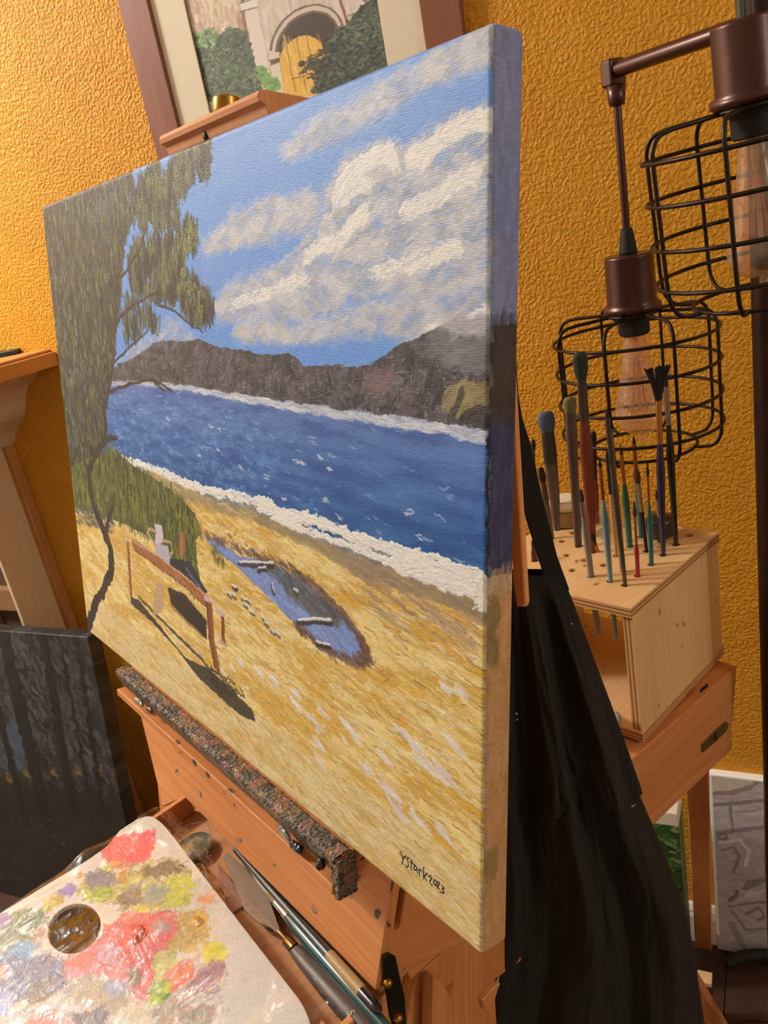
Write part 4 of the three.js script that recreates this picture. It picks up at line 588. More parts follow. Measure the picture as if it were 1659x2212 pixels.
  part(t, 'box_side', slab(pxShape([[840, 2330], [868, 2130], [882, 2085], [935, 2040], [992, 1990], [1010, 2000], [1045, 2090], [1062, 2330]], side), 0.012), M.beech, side);
  part(t, 'box_rail', slab(pxShape([[860, 2075], [900, 2035], [960, 1985], [985, 1975], [985, 1998], [935, 2040], [885, 2085], [868, 2100]], shift(side, 0, 0, 0.012)), 0.01), M.beech, shift(side, 0, 0, 0.012));
  part(t, 'leg_bracket', slab(pxShape([[936, 2112], [950, 2118], [966, 2140], [980, 2166], [985, 2195], [990, 2330], [930, 2330]], shift(side, 0, 0, 0.03)), 0.012), M.beech, shift(side, 0, 0, 0.018));
  const wd = shift(side, 0, 0, 0.05);
  part(t, 'leg_tip', slab(pxShape([[1030, 2150], [1034, 2172], [1044, 2177], [1052, 2168], [1064, 2128], [1069, 2114], [1060, 2118], [1044, 2136]], wd), 0.006), M.beech, wd);
  const tp = local(1069, 2112, wd); part(t, 'metal_point', new THREE.ConeGeometry(0.0022, 0.008, 14).rotateZ(-0.6), M.steel, shift(wd, tp.x, tp.y, 0.003));
  // legs down to the floor
  const leg = (a, b, r = 0.016) => { const d = b.clone().sub(a), l = d.length(), q = new THREE.Quaternion().setFromUnitVectors(V3(0, -1, 0), d.normalize()), m = new THREE.Matrix4().compose(a, q, V3(1, 1, 1)); part(t, 'leg', box(-r, r, -l, 0, -r * 0.7, r * 0.7, 0.002), M.beech, m); };
  const w = (x, y, z) => V3(x, y, z).applyMatrix4(MC);
  leg(w(0.12, yb - 0.12, -0.08), V3(-0.86, 0.012, -0.32)); leg(w(0.33, yb - 0.23, -0.16), V3(-0.36, 0.012, -0.3)); leg(w(0.31, yb - 0.06, -0.12), V3(-0.6, 0.012, -1.02));
  part(t, 'box_base', box(0.02, 0.45, yb - 0.24, yb - 0.13, -0.3, -0.055, 0.002), M.beech, MC);
}
// ---------------------------------------------------------------- palette in its film
{
  const Y = 0.001, TH = 0.004, lift = shift(MD, 0, Y, 0);
  const out = [[372, 1806], [352, 1784], [330, 1770], [302, 1775], [262, 1800], [232, 1836], [190, 1866], [120, 1908], [60, 1945], [0, 1982]];
  const flat = frameAt(new THREE.Vector3().setFromMatrixPosition(lift), U, new THREE.Vector3().setFromMatrixColumn(MD, 2).negate(), DN);   // x along easel, y away from the painter, z up
  const sh = new THREE.Shape(), L2 = (px, py) => { const p = local(px, py, flat); return [p.x, p.y]; };
  const pts = out.map(([a, b]) => L2(a, b)); sh.moveTo(...L2(645, 2160)); sh.lineTo(...pts[0]); sh.splineThru(pts.slice(1, 5).map((q) => new THREE.Vector2(...q))); for (const q of pts.slice(5)) sh.lineTo(...q);
  sh.lineTo(-0.004, -0.235); sh.quadraticCurveTo(-0.002, -0.255, 0.02, -0.256); sh.lineTo(0.24, -0.256); sh.quadraticCurveTo(0.278, -0.25, 0.282, -0.21); sh.lineTo(...L2(676, 2230)); sh.quadraticCurveTo(...L2(668, 2190), ...L2(645, 2160));
  const hp = []; for (let i = 0; i < 28; i++) { const a = i / 28 * 2 * Math.PI, ca = Math.cos(a), sa = Math.sin(a); hp.push(new THREE.Vector2(...L2(164.5 + ca * 58 * 0.95 + sa * 12, 2013 - ca * 20 + sa * 50))); }
  const hole = new THREE.Path(hp); sh.holes.push(hole);
  const X0 = -0.02, X1 = 0.3, Z0 = -0.27, Z1 = 0.0, PW = 1200, PH = Math.round(PW * (Z1 - Z0) / (X1 - X0)), map = (px, py) => { const [a, b] = L2(px, py); return [(a - X0) / (X1 - X0) * PW, (Z1 - b) / (Z1 - Z0) * PH]; };
  const P = new Painting(PW, PH, map, 1.15), dab = P.dab.bind(P); seed(505); P.sat = 1.35;
  P.x.fillStyle = P.css([216, 204, 182]); P.x.fillRect(0, 0, PW, PH);
  const q3 = (z) => z.map(([u, v]) => [u / 3.456, 1700 + v / 3.456]);
  const smear = (pts, n, cols, o = {}) => P.scatter(q3(pts), n, (u, v) => dab(u, v, rr(6, 28) * (o.k ?? 1), rr(o.a ?? -1.6, o.b ?? 1.6), rr(4, 14) * (o.k ?? 1), pick(cols), o.al ?? 0.55, 12, o.bump ?? 60), o.grow ?? 12);
  for (let i = 0; i < 900; i++) dab(rr(0, PW), rr(0, PH), rr(8, 40), rr(0, 3), rr(4, 14), pick([[222, 212, 192], [206, 192, 166], [214, 206, 186], [200, 190, 160]]), 0.35, 6, 16);
  smear([[0, 1000], [330, 960], [560, 1320], [1150, 1280], [1660, 1350], [1700, 1790], [0, 1800]], 2600, [[150, 140, 136], [176, 150, 140], [130, 124, 130], [190, 160, 140], [166, 156, 130], [140, 120, 120], [186, 140, 130], [120, 118, 132]], { al: 0.32, grow: 30 });
  smear([[560, 760], [1400, 560], [1660, 900], [1660, 1350], [1150, 1300], [860, 980]], 900, [[196, 180, 130], [186, 160, 120], [206, 170, 140], [176, 166, 110]], { al: 0.22, grow: 30 });
  smear([[900, 260], [1150, 230], [1250, 420], [900, 420]], 160, [[206, 200, 158], [214, 208, 176]], { al: 0.3 });
  smear([[790, 420], [1050, 360], [1165, 350], [1150, 500], [1080, 580], [850, 630], [770, 520]], 900, [[214, 74, 84], [206, 90, 96], [222, 110, 112], [198, 64, 76]], { al: 0.6, grow: 2, a: -0.5, b: 0.3 });
  smear([[740, 640], [870, 590], [1000, 600], [1330, 560], [1420, 640], [1420, 880], [1250, 940], [1000, 950], [880, 890], [780, 870], [650, 860], [560, 780]], 1200, [[170, 166, 74], [192, 184, 70], [150, 146, 96], [134, 132, 104], [182, 156, 84], [128, 116, 92]], { al: 0.5 });
  smear([[1280, 680], [1430, 700], [1420, 880], [1300, 930], [1260, 800]], 260, [[184, 180, 72], [166, 168, 70], [200, 196, 104]]);
  smear([[640, 690], [760, 650], [870, 700], [850, 780], [720, 790]], 320, [[92, 98, 110], [76, 82, 98], [112, 116, 116]]);
  smear([[640, 800], [860, 770], [830, 850], [690, 880]], 220, [[158, 164, 54], [112, 128, 52], [190, 180, 60], [80, 108, 50]]);
  smear([[1070, 620], [1350, 580], [1390, 650], [1100, 700]], 200, [[88, 74, 60], [110, 96, 78], [74, 62, 52]], { a: -0.4, b: 0.2 });
  smear([[890, 840], [1050, 780], [1060, 880], [900, 920]], 220, [[108, 92, 76], [92, 78, 66], [128, 112, 94]]);
  smear([[1090, 790], [1240, 770], [1250, 850], [1100, 880]], 140, [[140, 148, 128], [126, 134, 116]]);
  smear([[880, 690], [980, 600], [960, 700], [900, 770]], 90, [[160, 106, 40], [176, 122, 56]], { k: 0.7 });
  smear([[440, 800], [560, 740], [560, 800], [470, 850]], 120, [[132, 118, 160], [150, 134, 172], [118, 104, 148]]);
  smear([[600, 660], [640, 655], [620, 710], [580, 710]], 40, [[178, 112, 60]], { k: 0.6 });
  smear([[340, 880], [450, 820], [480, 900], [340, 960]], 140, [[160, 116, 70], [176, 166, 70], [190, 180, 110]], { k: 0.8 });
  smear([[20, 1060], [130, 960], [320, 950], [360, 1040], [250, 1140], [60, 1220], [0, 1200]], 620, [[104, 112, 76], [84, 96, 74], [122, 124, 84], [92, 104, 88], [134, 130, 92]]);
  smear([[0, 980], [90, 990], [60, 1060], [0, 1100]], 120, [[150, 128, 150], [132, 112, 136]]);
  smear([[240, 1100], [350, 1050], [340, 1140], [260, 1180]], 90, [[166, 132, 104], [150, 112, 84]]);
  smear([[60, 1250], [180, 1190], [270, 1210], [200, 1330], [80, 1360]], 260, [[74, 124, 146], [96, 142, 158], [58, 104, 128], [130, 160, 166]]);
  smear([[0, 1320], [100, 1340], [300, 1300], [500, 1330], [520, 1480], [400, 1560], [200, 1600], [60, 1580], [0, 1500]], 1300, [[84, 90, 122], [66, 66, 104], [112, 112, 124], [70, 82, 108], [140, 132, 128], [96, 92, 98], [60, 56, 84]], { k: 0.9 });
  smear([[230, 1500], [400, 1480], [380, 1600], [250, 1640]], 240, [[92, 80, 72], [112, 100, 88], [76, 66, 62]]);
  smear([[0, 1560], [100, 1580], [60, 1700], [0, 1760]], 220, [[150, 160, 180], [132, 142, 166], [168, 150, 160]]);
  smear([[0, 1360], [60, 1380], [40, 1480], [0, 1480]], 100, [[196, 120, 100], [206, 140, 120]]);
  smear([[500, 1320], [740, 1200], [830, 1050], [930, 980], [1130, 980], [1310, 950], [1360, 1080], [1300, 1180], [1220, 1300], [1160, 1420], [1150, 1600], [1000, 1600], [1010, 1480], [880, 1390], [740, 1380], [640, 1420], [520, 1420]], 2400, [[198, 88, 88], [206, 104, 102], [184, 78, 80], [192, 108, 104], [176, 96, 92]], { grow: 8 });
  smear([[1010, 1040], [1160, 1060], [1060, 1160], [960, 1210], [920, 1200]], 240, [[204, 44, 40], [220, 54, 46], [186, 40, 40]], { grow: 2, a: -1.2, b: -0.2 });
  smear([[1180, 1020], [1260, 1030], [1250, 1110], [1180, 1100]], 90, [[168, 134, 124], [150, 122, 112]]);
  smear([[760, 1210], [900, 1230], [860, 1340], [740, 1320]], 160, [[188, 148, 156], [206, 172, 172], [176, 130, 140]]);
  smear([[520, 1400], [720, 1350], [940, 1450], [1000, 1540], [920, 1560], [740, 1430], [540, 1470]], 420, [[212, 136, 136], [222, 156, 150], [200, 120, 124]]);
  smear([[960, 1390], [1040, 1400], [1060, 1480], [1000, 1490]], 80, [[130, 116, 94], [112, 102, 84]]);
  smear([[1330, 980], [1540, 960], [1560, 1190], [1420, 1250], [1260, 1230], [1340, 1120]], 520, [[176, 146, 86], [192, 160, 96], [162, 130, 70], [200, 176, 120]]);
  smear([[1440, 1000], [1540, 990], [1530, 1070], [1450, 1060]], 120, [[214, 166, 44], [206, 150, 40]], { k: 0.7 });
  smear([[1540, 1240], [1660, 1200], [1680, 1300], [1560, 1330]], 160, [[196, 188, 72], [208, 198, 92]]);
  smear([[1180, 1280], [1290, 1250], [1300, 1420], [1200, 1470], [1160, 1400]], 240, [[182, 172, 104], [166, 158, 92], [196, 186, 130]]);
  smear([[1240, 1460], [1330, 1360], [1440, 1380], [1400, 1480], [1290, 1520]], 300, [[198, 108, 84], [186, 92, 74], [206, 130, 106]]);
  smear([[1150, 1490], [1280, 1500], [1260, 1620], [1170, 1680]], 240, [[134, 150, 60], [104, 124, 58], [178, 182, 60]]);
  smear([[1470, 1440], [1640, 1330], [1700, 1420], [1560, 1520], [1440, 1540]], 320, [[168, 128, 126], [150, 116, 116], [180, 146, 140]]);
  smear([[540, 1480], [780, 1460], [1000, 1560], [920, 1680], [700, 1720], [560, 1600]], 700, [[176, 160, 134], [162, 148, 126], [188, 172, 146], [150, 140, 124]]);
  smear([[780, 1500], [900, 1490], [960, 1570], [860, 1590]], 120, [[156, 158, 164], [142, 146, 156]]);
  smear([[550, 1740], [800, 1690], [790, 1790], [600, 1800]], 260, [[92, 84, 88], [110, 100, 100], [76, 72, 80]]);
  smear([[230, 1760], [500, 1730], [500, 1860], [240, 1860]], 160, [[190, 96, 84], [204, 116, 98]]);
  smear([[930, 1680], [1130, 1640], [1130, 1770], [1000, 1800]], 240, [[206, 190, 158], [190, 174, 140], [214, 204, 176]]);
  smear([[1120, 1690], [1300, 1650], [1600, 1680], [1580, 1790], [1200, 1800]], 520, [[152, 150, 126], [170, 150, 128], [186, 148, 126], [134, 134, 114]]);
  smear([[1480, 840], [1620, 820], [1640, 880], [1500, 900]], 90, [[206, 140, 96], [216, 168, 130]], { al: 0.35 });
  P.finish(1.3, 0.08, 0.05);
  const mt = new THREE.MeshPhysicalMaterial({ map: tex(P.c), bumpMap: tex(P.bc, false), bumpScale: 0.0006, roughness: 0.4, clearcoat: 0.15, clearcoatRoughness: 0.3 });
  const t = thing('paint_palette', 'white palette covered with mixed paint and wrapped in clear film on the drawer', 'palette', new THREE.Vector3(0.14, 0, 0.13).applyMatrix4(MD));
  const g = extrude(sh, TH, 0.0008, 2), p = g.attributes.position, uv = g.attributes.uv;
  for (let i = 0; i < p.count; i++) uv.setXY(i, (p.getX(i) - X0) / (X1 - X0), (p.getY(i) - Z0) / (Z1 - Z0));
  const board = part(t, 'palette_board', g, mt, flat, 'white board daubed with red, green and blue paint');
  // raised lumps of paint
  const lump = (px, py, r, c, k = 0.3, sd = 1) => { const [a, b] = L2(px, py); part(board, 'paint_blob', rough3(new THREE.SphereGeometry(1, 24, 16).scale(r, r * 0.7, r * k), r * 0.16, 90 / (r / 0.01), sd), mat(c, 0.35, { clearcoat: 0.3 }), shift(flat, a, b, TH + r * k * 0.25)); };
  lump(306, 2022, 0.008, 0xb82024, 0.12, 3); lump(298, 2037, 0.006, 0xb02026, 0.12, 5); lump(432, 1998, 0.006, 0xc0902a, 0.1, 7);
  // cling film: a thin sheet with folds, its tucked edges over the rim
  {
    const NX = 420, NY = 330, pos = [], idx = []; const x0 = -0.0065, x1 = 0.296, y0 = -0.262, y1 = -0.018;
    // folds seen as bright streaks: photo pixels from-to
    const folds = [[[352, 2170], [545, 2085]], [[395, 2190], [560, 2120]], [[425, 2140], [520, 2102]], [[400, 2210], [530, 2150]], [[440, 2122], [490, 2080]], [[270, 1812], [340, 1782]], [[335, 1818], [368, 1836]], [[70, 1990], [100, 1965]], [[150, 1880], [205, 1846]], [[50, 2012], [95, 1990]], [[110, 1945], [135, 1925]], [[600, 2212], [640, 2195]], [[255, 2040], [290, 2100]], [[290, 2020], [330, 2110]], [[310, 2010], [345, 2090]]].map(([a, b], i) => [L2(...a), L2(...b), i < 5 || i === 11 ? 0.0016 : 0.0011]);
    // the film stands off the board here and there
    const tents = [[455, 2135, 0.021, 0.0085], [300, 1805, 0.012, 0.0055], [165, 1876, 0.012, 0.005], [85, 1985, 0.013, 0.0045], [320, 2050, 0.018, 0.0065], [620, 2205, 0.012, 0.005]].map(([x, y, s, h]) => { const q = L2(x, y); return [q[0], q[1] + s, s, h]; });
    for (let j = 0; j <= NY; j++) for (let i = 0; i <= NX; i++) {
      const a = x0 + (x1 - x0) * i / NX, b = y0 + (y1 - y0) * j / NY; let z = TH + 0.0022 + 0.0007 * N2(a * 26, b * 26) + 0.00028 * N2(a * 90 + 4, b * 70) + 0.00035 * Math.pow(1 - Math.abs(N2(a * 34 + 8, b * 22)), 9) + 0.0002 * Math.pow(1 - Math.abs(N2(a * 70 + b * 50, b * 60 + 3)), 8);
      for (const [tx, ty, sg, hh] of tents) z += hh * Math.exp(-((a - tx) ** 2 + (b - ty) ** 2) / (2 * sg * sg));
      for (const [A, B, k0] of folds) { const dx = B[0] - A[0], dy = B[1] - A[1], l2 = dx * dx + dy * dy, tt = ((a - A[0]) * dx + (b - A[1]) * dy) / l2, k = clamp(tt), d = Math.hypot(a - A[0] - dx * k, b - A[1] - dy * k); z += k0 * Math.exp(-d * d / (2 * 0.0016 ** 2)) * (1 - 0.4 * Math.abs(k - 0.5)); }
      const rimTop = sstep(-0.03, -0.02, b), rimL = sstep(-0.0035, -0.0065, a), rimR = sstep(0.282, 0.292, a); z -= (TH + 0.002) * Math.max(rimTop, rimL, rimR) * 0.9;
      pos.push(a, b, z); if (i < NX && j < NY) { const q = j * (NX + 1) + i; idx.push(q, q + 1, q + NX + 1, q + 1, q + NX + 2, q + NX + 1); }
    }
    const fg = new THREE.BufferGeometry(); fg.setAttribute('position', new THREE.Float32BufferAttribute(pos, 3)); fg.setIndex(idx); fg.computeVertexNormals();
    part(t, 'clear_film', fg, new THREE.MeshPhysicalMaterial({ color: 0xffffff, roughness: 0.035, transmission: 1, thickness: 0, ior: 1.45, side: THREE.DoubleSide }), flat, 'clear plastic film with bright folds');
  }
}
// ---------------------------------------------------------------- things lying in the drawer
{
  const fl = -0.0215;
  const lay = (px, py, h) => local(px, py, frameAt(new THREE.Vector3(0, h, 0).applyMatrix4(MD), U, new THREE.Vector3().setFromMatrixColumn(MD, 2).negate(), DN));  // x, y(away), 0
  const at = (px, py, h) => { const p = lay(px, py, h); return new THREE.Vector3(p.x, h, -p.y).applyMatrix4(MD); };
  const along = (a, b) => { const d = b.clone().sub(a).normalize(), s = new THREE.Vector3().crossVectors(d, DN).normalize(); return frameAt(a, d, new THREE.Vector3().crossVectors(s, d).normalize(), s); };  // x along, y up
  // glass cup
  {
    const c = at(425, 1842, fl), m = frameAt(c, U, DN, new THREE.Vector3().crossVectors(U, DN));
    const t = thing('glass_cup', 'small glass cup with cloudy grey thinner beside the palette', 'cup', c);
    part(t, 'cup', lathe([[0, 0.0015], [0.015, 0.0015], [0.0165, 0.004], [0.0178, 0.018], [0.0190, 0.0185], [0.0186, 0.003], [0.016, 0], [0, 0]], 40), M.glass, m);
    part(t, 'thinner', lathe([[0, 0.002], [0.0148, 0.002], [0.0158, 0.004], [0.0164, 0.009], [0, 0.009]], 32), mat(0x6d7260, 0.12, { clearcoat: 0.8 }), m, 'cloudy grey thinner');
  }
  // painting knife with a grey blade
  {
    const a = at(488, 1846, -0.009), n = at(602, 2012, -0.010), e = at(830, 2262, -0.007), m = along(a, n), L = a.distanceTo(n);
    const t = thing('palette_knife', 'broad-bladed palette knife with a mottled dark handle numbered 5', 'palette knife', a);
    const b = new THREE.Shape(); b.moveTo(0, -0.002); b.quadraticCurveTo(-0.003, 0, 0, 0.003); b.lineTo(L * 0.62, 0.0125); b.quadraticCurveTo(L * 0.82, 0.011, L * 0.93, 0.003); b.lineTo(L, 0.002); b.lineTo(L, -0.002); b.lineTo(L * 0.93, -0.003); b.lineTo(L * 0.6, -0.0105); b.lineTo(L * 0.2, -0.006); b.lineTo(0, -0.002);
    part(t, 'blade', extrude(b, 0.0012, 0.0004).rotateX(Math.PI / 2), mat(0x9c9184, 0.34, { metalness: 0.7 }), m, 'paint-dulled steel blade');
    const m2 = along(n, e), L2 = n.distanceTo(e), prof = [[0.002, 0], [0.002, 0.012], [0.0042, 0.013], [0.0046, 0.024], [0.0052, 0.026], [0.0066, 0.04], [0.0085, 0.075], [0.0088, 0.1], [0.007, L2], [0, L2]];
    part(t, 'ferrule', lathe(prof.slice(0, 4), 20).rotateZ(-Math.PI / 2), mat(0x8a6a3c, 0.3, { metalness: 0.9 }), m2);
    const hm = wood([104, 92, 84], [52, 44, 40], { sd: 61, rough: 0.4, spots: 0.6, spotColors: [[96, 110, 100], [120, 104, 90], [40, 36, 34]] });
    const hg = lathe([[0, 0.0235], ...prof.slice(3)], 28).rotateZ(-Math.PI / 2); hg.scale(1, 0.72, 1); const h = part(t, 'handle', hg, hm, m2, 'mottled dark handle');
    const [tc, tx] = canvas2d(64, 64); tx.clearRect(0, 0, 64, 64); tx.strokeStyle = 'rgb(206,200,176)'; tx.lineWidth = 6; tx.beginPath(); tx.moveTo(42, 10); tx.lineTo(24, 12); tx.lineTo(22, 30); tx.quadraticCurveTo(46, 26, 42, 44); tx.quadraticCurveTo(36, 58, 18, 50); tx.stroke();
    const t5 = tex(tc), five = lay(757, 2185, 0.0), p5 = at(757, 2185, 0.0002);
    const pl = p5.clone().applyMatrix4(m2.clone().invert());
    part(h, 'number_mark', new THREE.PlaneGeometry(0.007, 0.007).rotateX(-Math.PI / 2).rotateY(-0.5), new THREE.MeshPhysicalMaterial({ map: t5, alphaMap: (() => { const [ac, ax] = canvas2d(64, 64); ax.fillStyle = 'black'; ax.fillRect(0, 0, 64, 64); ax.strokeStyle = 'white'; ax.lineWidth = 6; ax.beginPath(); ax.moveTo(42, 10); ax.lineTo(24, 12); ax.lineTo(22, 30); ax.quadraticCurveTo(46, 26, 42, 44); ax.quadraticCurveTo(36, 58, 18, 50); ax.stroke(); return tex(ac, false); })(), transparent: true, roughness: 0.5, polygonOffset: true }), shift(m2, pl.x, 0.0066, pl.z), 'pale number 5');
  }
  // second knife, mostly hidden
  {
    const a = at(470, 1868, fl + 0.002), b = at(520, 1960, fl + 0.002), m = along(a, b), L = a.distanceTo(b), s = new THREE.Shape([[0, 0], [L * 0.4, 0.006], [L, 0.008], [L, -0.004], [L * 0.4, -0.004]].map((q) => new THREE.Vector2(...q)));
    single('palette_knife', 'narrow pinkish palette knife lying under the broad one', 'palette knife', extrude(s, 0.001, 0.0003).rotateX(Math.PI / 2), mat(0x8c6a5c, 0.4, { metalness: 0.5 }), m);
  }
  // long brushes
  const brush = (label, A, B, prof, cols) => {
    const a = at(A[0], A[1], A[2]), b = at(B[0], B[1], B[2]), m = along(a, b), L = a.distanceTo(b), t = thing('paint_brush', label, 'paintbrush', a, undefined);
    for (let k = 0; k < cols.length; k++) part(t, cols[k][0], lathe(prof[k].map(([r, s]) => [r, s * L]), 20).rotateZ(-Math.PI / 2), cols[k][1], m, cols[k][2]);
  };
  const teal = mat(0x1f4a4c, 0.28, { clearcoat: 0.5 }), dk = mat(0x23282a, 0.35, { clearcoat: 0.4 }), navy = mat(0x14142c, 0.2, { clearcoat: 0.8 }), gold = mat(0xa98a58, 0.3, { metalness: 0.7 });
  brush('teal-handled paintbrush with silver ferrule lying beside the palette knife', [578, 1930, -0.006], [850, 2240, -0.002], [[[0.0014, 0], [0.0022, 0.05], [0.0026, 0.08]], [[0.0026, 0.08], [0.003, 0.16], [0.0036, 0.165], [0.0034, 0.18], [0.0038, 0.185], [0.0036, 0.2]], [[0.0036, 0.195], [0.0054, 0.3], [0.0058, 0.45], [0.0052, 0.7], [0.004, 1], [0, 1]]], [['bristles', mat(0x9a7c58, 0.8)], ['ferrule', M.steel], ['handle', teal]]);
  brush('long dark paintbrush with a tan band and navy tip along the easel board', [505, 1830, -0.012], [822, 2188, 0.004], [[[0, 0], [0.003, 0.02], [0.0042, 0.3], [0.0044, 0.72]], [[0.0044, 0.72], [0.0046, 0.73], [0.0045, 0.9], [0.0042, 0.905]], [[0.0042, 0.905], [0.004, 0.97], [0.0028, 0.99], [0, 1]]], [['handle', dk, 'dark green-black handle'], ['band', mat(0xa88d5e, 0.5), 'tan band'], ['tip', navy, 'glossy navy tip']]);
}
// ---------------------------------------------------------------- black bag hanging behind the easel
const FH = V3(CF.x, 0, CF.z).normalize(), RH = V3(-FH.z, 0, FH.x);       // level view direction and its right
{
  const o = atDepth(1180, 1240, 0.62), m = frameAt(o, RH, V3(0, 1, 0), FH.clone().negate());
  const t = thing('fabric_bag', 'black fabric bag with a strap hanging behind the seaside canvas', 'bag', V3(o.x, 0.35, o.z));
  const rows = [[1236, 1060, 1212], [1300, 1056, 1238], [1440, 1052, 1290], [1600, 1050, 1350], [1670, 1048, 1374], [1704, 1046, 1386], [1708, 1046, 1378], [1850, 1040, 1440], [1960, 1034, 1480], [2070, 1010, 1502], [2200, 985, 1520], [2420, 960, 1540]];
  const L = rows.map(([y, a, b]) => [local(a, y, m), local(b, y, m)]), NX = 90, NY = 120, pos = [], idx = [];
  const row = (f) => { const k = Math.min(L.length - 2, Math.floor(f * (L.length - 1))), t = f * (L.length - 1) - k; return [L[k][0].clone().lerp(L[k + 1][0], t), L[k][1].clone().lerp(L[k + 1][1], t)]; };
  for (const sgn of [1, -1]) for (let j = 0; j <= NY; j++) for (let i = 0; i <= NX; i++) {
    const f = j / NY, [a, b] = row(f), u = i / NX, p = a.clone().lerp(b, u), bulge = Math.sqrt(Math.max(0, 1 - (2 * u - 1) ** 2));
    const fold = (0.012 * Math.sin(u * 17 + 1.5 * N2(f * 2, 3)) + 0.007 * N2(u * 7, f * 1.6) + 0.002 * N2(u * 30, f * 12)) * sstep(0, 0.25, f) * bulge;
    p.z += sgn * (0.004 + 0.022 * bulge * sstep(-0.1, 0.4, f)) * (bulge > 0 ? 1 : 0) + (sgn > 0 ? fold : -fold * 0.3); pos.push(p.x, p.y, p.z);
    const q = (sgn > 0 ? 0 : (NX + 1) * (NY + 1)) + j * (NX + 1) + i; if (i < NX && j < NY) sgn > 0 ? idx.push(q, q + NX + 1, q + 1, q + 1, q + NX + 1, q + NX + 2) : idx.push(q, q + 1, q + NX + 1, q + 1, q + NX + 2, q + NX + 1);
  }
  const g = new THREE.BufferGeometry(); g.setAttribute('position', new THREE.Float32BufferAttribute(pos, 3)); g.setIndex(idx); g.computeVertexNormals();
  M.cloth = mat(0x1d1914, 0.92, { side: THREE.DoubleSide, sheen: 0.25, sheenRoughness: 0.6 });
  const body = part(t, 'bag_body', g, M.cloth, m);
  const left = [[1096, 780], [1104, 850], [1110, 900], [1120, 1061], [1134, 1118], [1168, 1227], [1176, 1262]], right = [[1112, 780], [1116, 850], [1125, 900], [1143, 957], [1166, 1061], [1185, 1137], [1199, 1194], [1226, 1268]];
  part(t, 'strap', slab(pxShape([...left, ...right.reverse()], m), 0.004, 0.0006), M.cloth, shift(m, 0, 0, 0.002));
  // pale paint flecks
  const fm = mat(0xb9ac9c, 0.8); seed(77);
  for (const [a, b, s] of [[1117, 1545, 5], [1118, 1558, 4], [1236, 1350, 4], [1368, 1745, 5], [1374, 1742, 4], [1396, 1818, 2.5], [1330, 1722, 2], [1150, 2096, 2]]) { const p = local(a, b, shift(m, 0, 0, 0.036)), k = s * 0.0002; part(body, 'paint_fleck', rough3(new THREE.SphereGeometry(1, 10, 8).scale(k, k * 0.8, k * 0.4), k * 0.3, 900, a), fm, shift(m, p.x, p.y, 0.034), 'pale paint fleck'); }
}

